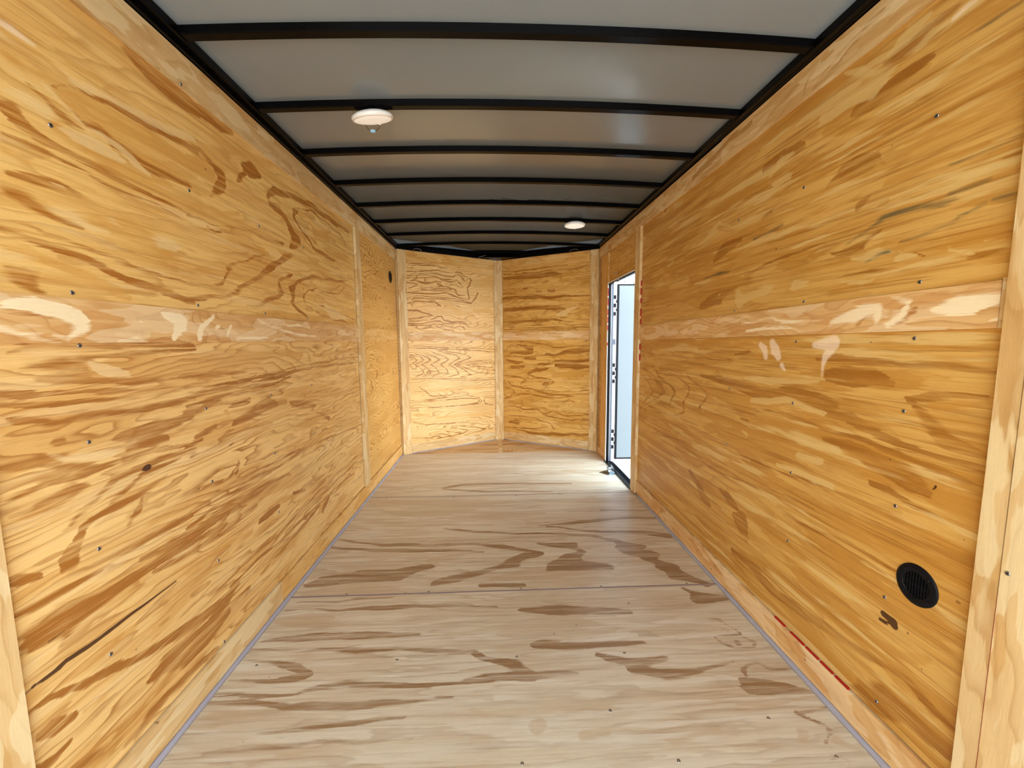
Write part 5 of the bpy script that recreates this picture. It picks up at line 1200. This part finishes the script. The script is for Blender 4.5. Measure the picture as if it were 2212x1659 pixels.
# wire loop with connector hanging behind the near light
wx, wy, wz = -0.508, 1.895, z1+0.032
t = empty('wire_loop', (wx, wy, wz)); tag(t, 'thin black wire loop with a pale blue connector hanging behind the near dome light', 'wire')
cl = catmull([(wx-0.028, wy, wz), (wx-0.031, wy+0.002, wz-0.028), (wx-0.030, wy+0.004, wz-0.046), (wx-0.018, wy+0.004, wz-0.062), (wx, wy+0.005, wz-0.066), (wx+0.018, wy+0.004, wz-0.060), (wx+0.030, wy+0.003, wz-0.044), (wx+0.032, wy+0.001, wz-0.022), (wx+0.028, wy, wz)], 6)
bm = bmesh.new(); bm_tube(bm, cl, 0.0011); finish(bm, 'wire', WIREB, t, smooth=True)
bm = bmesh.new(); bm_lathe(bm, [(0, -0.012), (0.0035, -0.011), (0.006, -0.006), (0.0062, 0.004), (0.004, 0.010), (0, 0.011)], 20)
finish(bm, 'connector', BLUEP, t, smooth=True, mw=Matrix.Translation((wx-0.002, wy+0.005, wz-0.066)) @ Matrix.Rotation(math.radians(90), 4, 'Y'))

# ------------------------------------------------------------------ round vents
def round_vent(P, n, R, label, slat_n=9, rot=0.0):
    t = empty('round_vent', P); tag(t, label, 'vent', 'round black wall vents')
    zax = Vector(n).normalized(); q = zax.to_track_quat('Z', 'Y').to_matrix().to_4x4()
    mw = Matrix.Translation(P) @ q @ Matrix.Rotation(rot, 4, 'Z')
    bm = bmesh.new()
    bm_lathe(bm, [(R*0.62, -0.002), (R*0.62, 0.003), (R*0.66, 0.0045), (R*0.93, 0.004), (R, 0.002), (R, -0.0005), (R*0.62, -0.002)], 64)
    finish(bm, 'flange', BLACKP, t, smooth=True, mw=mw)
    bm = bmesh.new(); bm_cyl(bm, R*0.66, 0.0004, 0.0012, 48); finish(bm, 'screen', BLACKD, t, mw=mw)
    bm = bmesh.new(); L = R*0.63
    for i in range(slat_n):
        x = -L + 2*L*(i+0.5)/slat_n; hl = math.sqrt(max(L*L-x*x, 0))
        bm_box(bm, (x-0.0013, -hl, 0.0008), (x+0.0013, hl, 0.0034))
    bm_box(bm, (-L, -0.0013, 0.0008), (L, 0.0013, 0.0032))
    finish(bm, 'louvres', BLACKP, t, mw=mw)
    for a in (45, 135, 225, 315):
        c = Vector((R*0.80*math.cos(math.radians(a)), R*0.80*math.sin(math.radians(a)), 0.0046))
        bm = bmesh.new(); bm_lathe(bm, [(0.0042, 0), (0.0036, 0.001), (0.0012, 0.0012), (0, 0.0004)], 14)
        finish(bm, 'screw', BLACKP, t, smooth=True, mw=mw @ Matrix.Translation(c))
round_vent((xR-0.0006, 0.956, 0.5485), (-1, 0, 0), 0.0525, 'round black louvred vent low on the right wall close to the viewer', 9, 0.0)
round_vent((xL+0.0006, 4.028, 1.779), (1, 0, 0), 0.056, 'round black vent high on the far plywood section beside the V nose', 9, 0.0)

# ------------------------------------------------------------------ side door
# frame of the opening
TN[0] += 1
bm = bmesh.new()
xi, xq = XR-0.006, XR+0.0595
bm_box(bm, (XR-0.002, DOOR_F-0.003, 0.0), (XR+0.022, DOOR_F+0.0115, DOOR_T))      # far jamb
bm_box(bm, (XR-0.002, DOOR_N-0.018, DOOR_T-0.012), (XR+0.022, DOOR_F-0.0032, DOOR_T))     # head
bm_box(bm, (XR+0.012, DOOR_N-0.001, 0.0), (XR+0.022, DOOR_N+0.004, DOOR_T-0.013))  # near jamb
tag(finish(bm, 'trim_%d' % TN[0], STEEL), kind='structure')
TN[0] += 1
bm = bmesh.new(); bm_box(bm, (XR-0.010, DOOR_F-0.006, 0.012), (XR-0.0062, DOOR_F+0.013, DOOR_T+0.006))
bm_box(bm, (XR-0.010, DOOR_N, DOOR_T+0.0005), (XR-0.0005, DOOR_F-0.0062, DOOR_T+0.006))
o = finish(bm, 'trim_%d' % TN[0], WHITEP); tag(o, kind='structure')
red_marks('edge_marking', [((XR-0.0108, DOOR_F-0.0075, z0), (XR-0.0062, DOOR_F-0.0055, z1)) for z0, z1 in ((1.58,1.65),(1.49,1.56),(1.40,1.46),(1.33,1.39),(1.26,1.31),(1.12,1.15))], wr)
# outer plate of the jamb, with the hinge leaves
TN[0] += 1
bm = bmesh.new(); bm_box(bm, (XR+0.0245, DOOR_F+0.004, -0.02), (XR+0.0475, DOOR_F+0.0118, DOOR_T+0.01))
tag(finish(bm, 'trim_%d' % TN[0], DGREY), kind='structure')
TN[0] += 1
bm = bmesh.new(); bm_box(bm, (XR+0.0195, DOOR_F-0.002, 0.0), (XR+0.0243, DOOR_F+0.0038, DOOR_T-0.013))
tag(finish(bm, 'trim_%d' % TN[0], ALU), kind='structure')

dr = empty('door_1', (XR+0.075, DOOR_F, 0.0)); tag(dr, kind='structure')
x0, x1, yd = XR+0.082, XR+0.082+0.74, DOOR_F+0.004
zb, ztp = 0.022, DOOR_T-0.004
bm = bmesh.new(); bm_box(bm, (x0+0.019, yd+0.003, zb+0.015), (x1-0.019, yd+0.028, ztp-0.015)); finish(bm, 'door_panel', DOORW, dr)
bm = bmesh.new(); b_ = 0.018
for lo, hi in (((x0, yd, zb), (x0+b_, yd+0.034, ztp)), ((x1-b_, yd, zb), (x1, yd+0.034, ztp)), ((x0+b_, yd, ztp-0.012), (x1-b_, yd+0.034, ztp)), ((x0+b_, yd, zb), (x1-b_, yd+0.034, zb+0.012))): bm_box(bm, lo, hi)
finish(bm, 'door_frame', BLACKP, dr)
bm = bmesh.new(); bm_box(bm, (x0-0.014, yd+0.010, zb), (x0-0.0005, yd+0.018, ztp)); finish(bm, 'door_edge', ALU, dr)
def pz(py): return 1.689-(py-613)*(1.663/378)
for cyc in (362, 805, 1250):
    h = bmesh.new()
    pyc = 540+cyc*0.3255
    for d in (-17.5, 0.0, 17.5):
        zc = pz(pyc+d); bm_box(h, (XR+0.0465, yd+0.0005, zc-0.018), (x0-0.010, yd+0.009, zc+0.018))
    hg = finish(h, 'hinge', BLACKP, dr)
    for d in (-9, 9):
        zc = pz(pyc+d); k = bmesh.new(); bm_box(k, (x0-0.008, yd-0.006, zc-0.013), (x0+0.010, yd-0.0004, zc+0.013)); finish(k, 'hinge_clip', BLACKP, dr, bevel=0.002)
h = bmesh.new(); bm_box(h, (XR+0.0465, yd+0.0005, pz(741)), (x0-0.010, yd+0.009, pz(728.6))); finish(h, 'hold_bar', DGREY, dr)

# threshold
TN[0] += 1
bm = bmesh.new()
bm_box(bm, (XR-0.016, DOOR_N-0.002, 0.0008), (XR+0.016, DOOR_F+0.03, 0.0065)); bm_box(bm, (XR-0.016, DOOR_N-0.002, 0.0068), (XR-0.011, DOOR_F+0.03, 0.011))
tag(finish(bm, 'trim_%d' % TN[0], STEEL), kind='structure')
TN[0] += 1
bm = bmesh.new(); bm_box(bm, (XR+0.0165, DOOR_N-0.002, -0.03), (XR+0.0585, DOOR_F+0.0, 0.0035))
tag(finish(bm, 'trim_%d' % TN[0], BLACKD), kind='structure')
TN[0] += 1
bm = bmesh.new(); bm_box(bm, (XR+0.059, DOOR_N-0.002, -0.02), (XR+0.066, DOOR_F, 0.004)); tag(finish(bm, 'trim_%d' % TN[0], ALU), kind='structure')

# galvanised hold-back plate lying on the floor at the threshold
t = empty('latch_plate', (1.0, 3.545, 0.0)); tag(t, 'bent galvanised latch plate lying on the floor at the door threshold', 'metal plate')
bm = bmesh.new(); R_ = Matrix.Translation((0.995, 3.535, 0.0)) @ Matrix.Rotation(math.radians(38), 4, 'Z')
n = 12; hw = 0.058; grid = [[None]*(n+1) for _ in range(n+1)]
for i in range(n+1):
    for j in range(n+1):
        x = -hw+2*hw*i/n; y = -hw+2*hw*j/n
        e = max(abs(x), abs(y))/hw; z = 0.004+0.014*max(0, min(1, (0.85-e)/0.45))
        grid[i][j] = bm.verts.new((x, y, z))
for i in range(n):
    for j in range(n): bm.faces.new((grid[i][j], grid[i+1][j], grid[i+1][j+1], grid[i][j+1]))
bmesh.ops.transform(bm, matrix=R_, verts=bm.verts)
o = finish(bm, 'plate', GALV, t); m = o.modifiers.new('thickness', 'SOLIDIFY'); m.thickness = 0.0028; m.offset = -1
bm = bmesh.new(); bm_box(bm, (-0.012, -0.006, 0.016), (0.030, 0.006, 0.044), R_); bm_box(bm, (-0.012, -0.006, 0.0445), (0.014, 0.020, 0.048), R_)
finish(bm, 'tongue', GALV, t, bevel=0.0012)

# loose wires
def wire(pts, r, mat, label, name='wire'):
    bm = bmesh.new(); bm_tube(bm, catmull(pts, 6), r, 6); o = finish(bm, name, mat, smooth=True); return tag(o, label, 'wire')
wire([(XR-0.010, 3.60, 1.745), (XR-0.020, 3.595, 1.755), (XR-0.024, 3.60, 1.735), (XR-0.020, 3.565, 1.715), (XR-0.018, 3.545, 1.69), (XR+0.01, 3.54, 1.668), (XR+0.04, 3.50, 1.655)], 0.0022, WIREC, 'short bare wire hooked over the head of the side door opening')
wire([(XR+0.03, 3.53, 1.668), (XR+0.10, 3.52, 1.645), (XR+0.20, 3.50, 1.632), (XR+0.34, 3.48, 1.640), (XR+0.46, 3.46, 1.66)], 0.0018, WIREB, 'thin safety cord strung across outside the top of the side door')
def nz(x, d, z): return (x, nose_y(x)-d, z)
wire([nz(-0.80, 0.05, 2.080), nz(-0.79, 0.052, 2.094), nz(-0.765, 0.054, 2.097), nz(-0.74, 0.054, 2.093), nz(-0.73, 0.052, 2.080)], 0.0013, WIREC, 'small arched wire end poking out above the left nose panel near the corner')
wire([nz(-0.17, 0.02, 2.075), nz(-0.168, 0.03, 2.084), nz(-0.15, 0.045, 2.092), nz(-0.11, 0.06, 2.106), nz(-0.09, 0.06, 2.112)], 0.0013, WIREC, 'slanting bare wire end beside the apex of the V nose')
wire([nz(0.78, 0.05, 2.082), nz(0.80, 0.055, 2.094), nz(0.84, 0.055, 2.096), nz(0.86, 0.05, 2.086)], 0.0013, WIREC, 'curled wire end above the right nose panel near the side door')
wire([(-0.06, 4.79, 2.083), (0.0, 4.795, 2.084), (0.06, 4.795, 2.083), (0.075, 4.79, 2.080)], 0.0013, WIREC, 'short wire lying flat under the steel at the apex of the V nose')
bpy.context.view_layer.update()
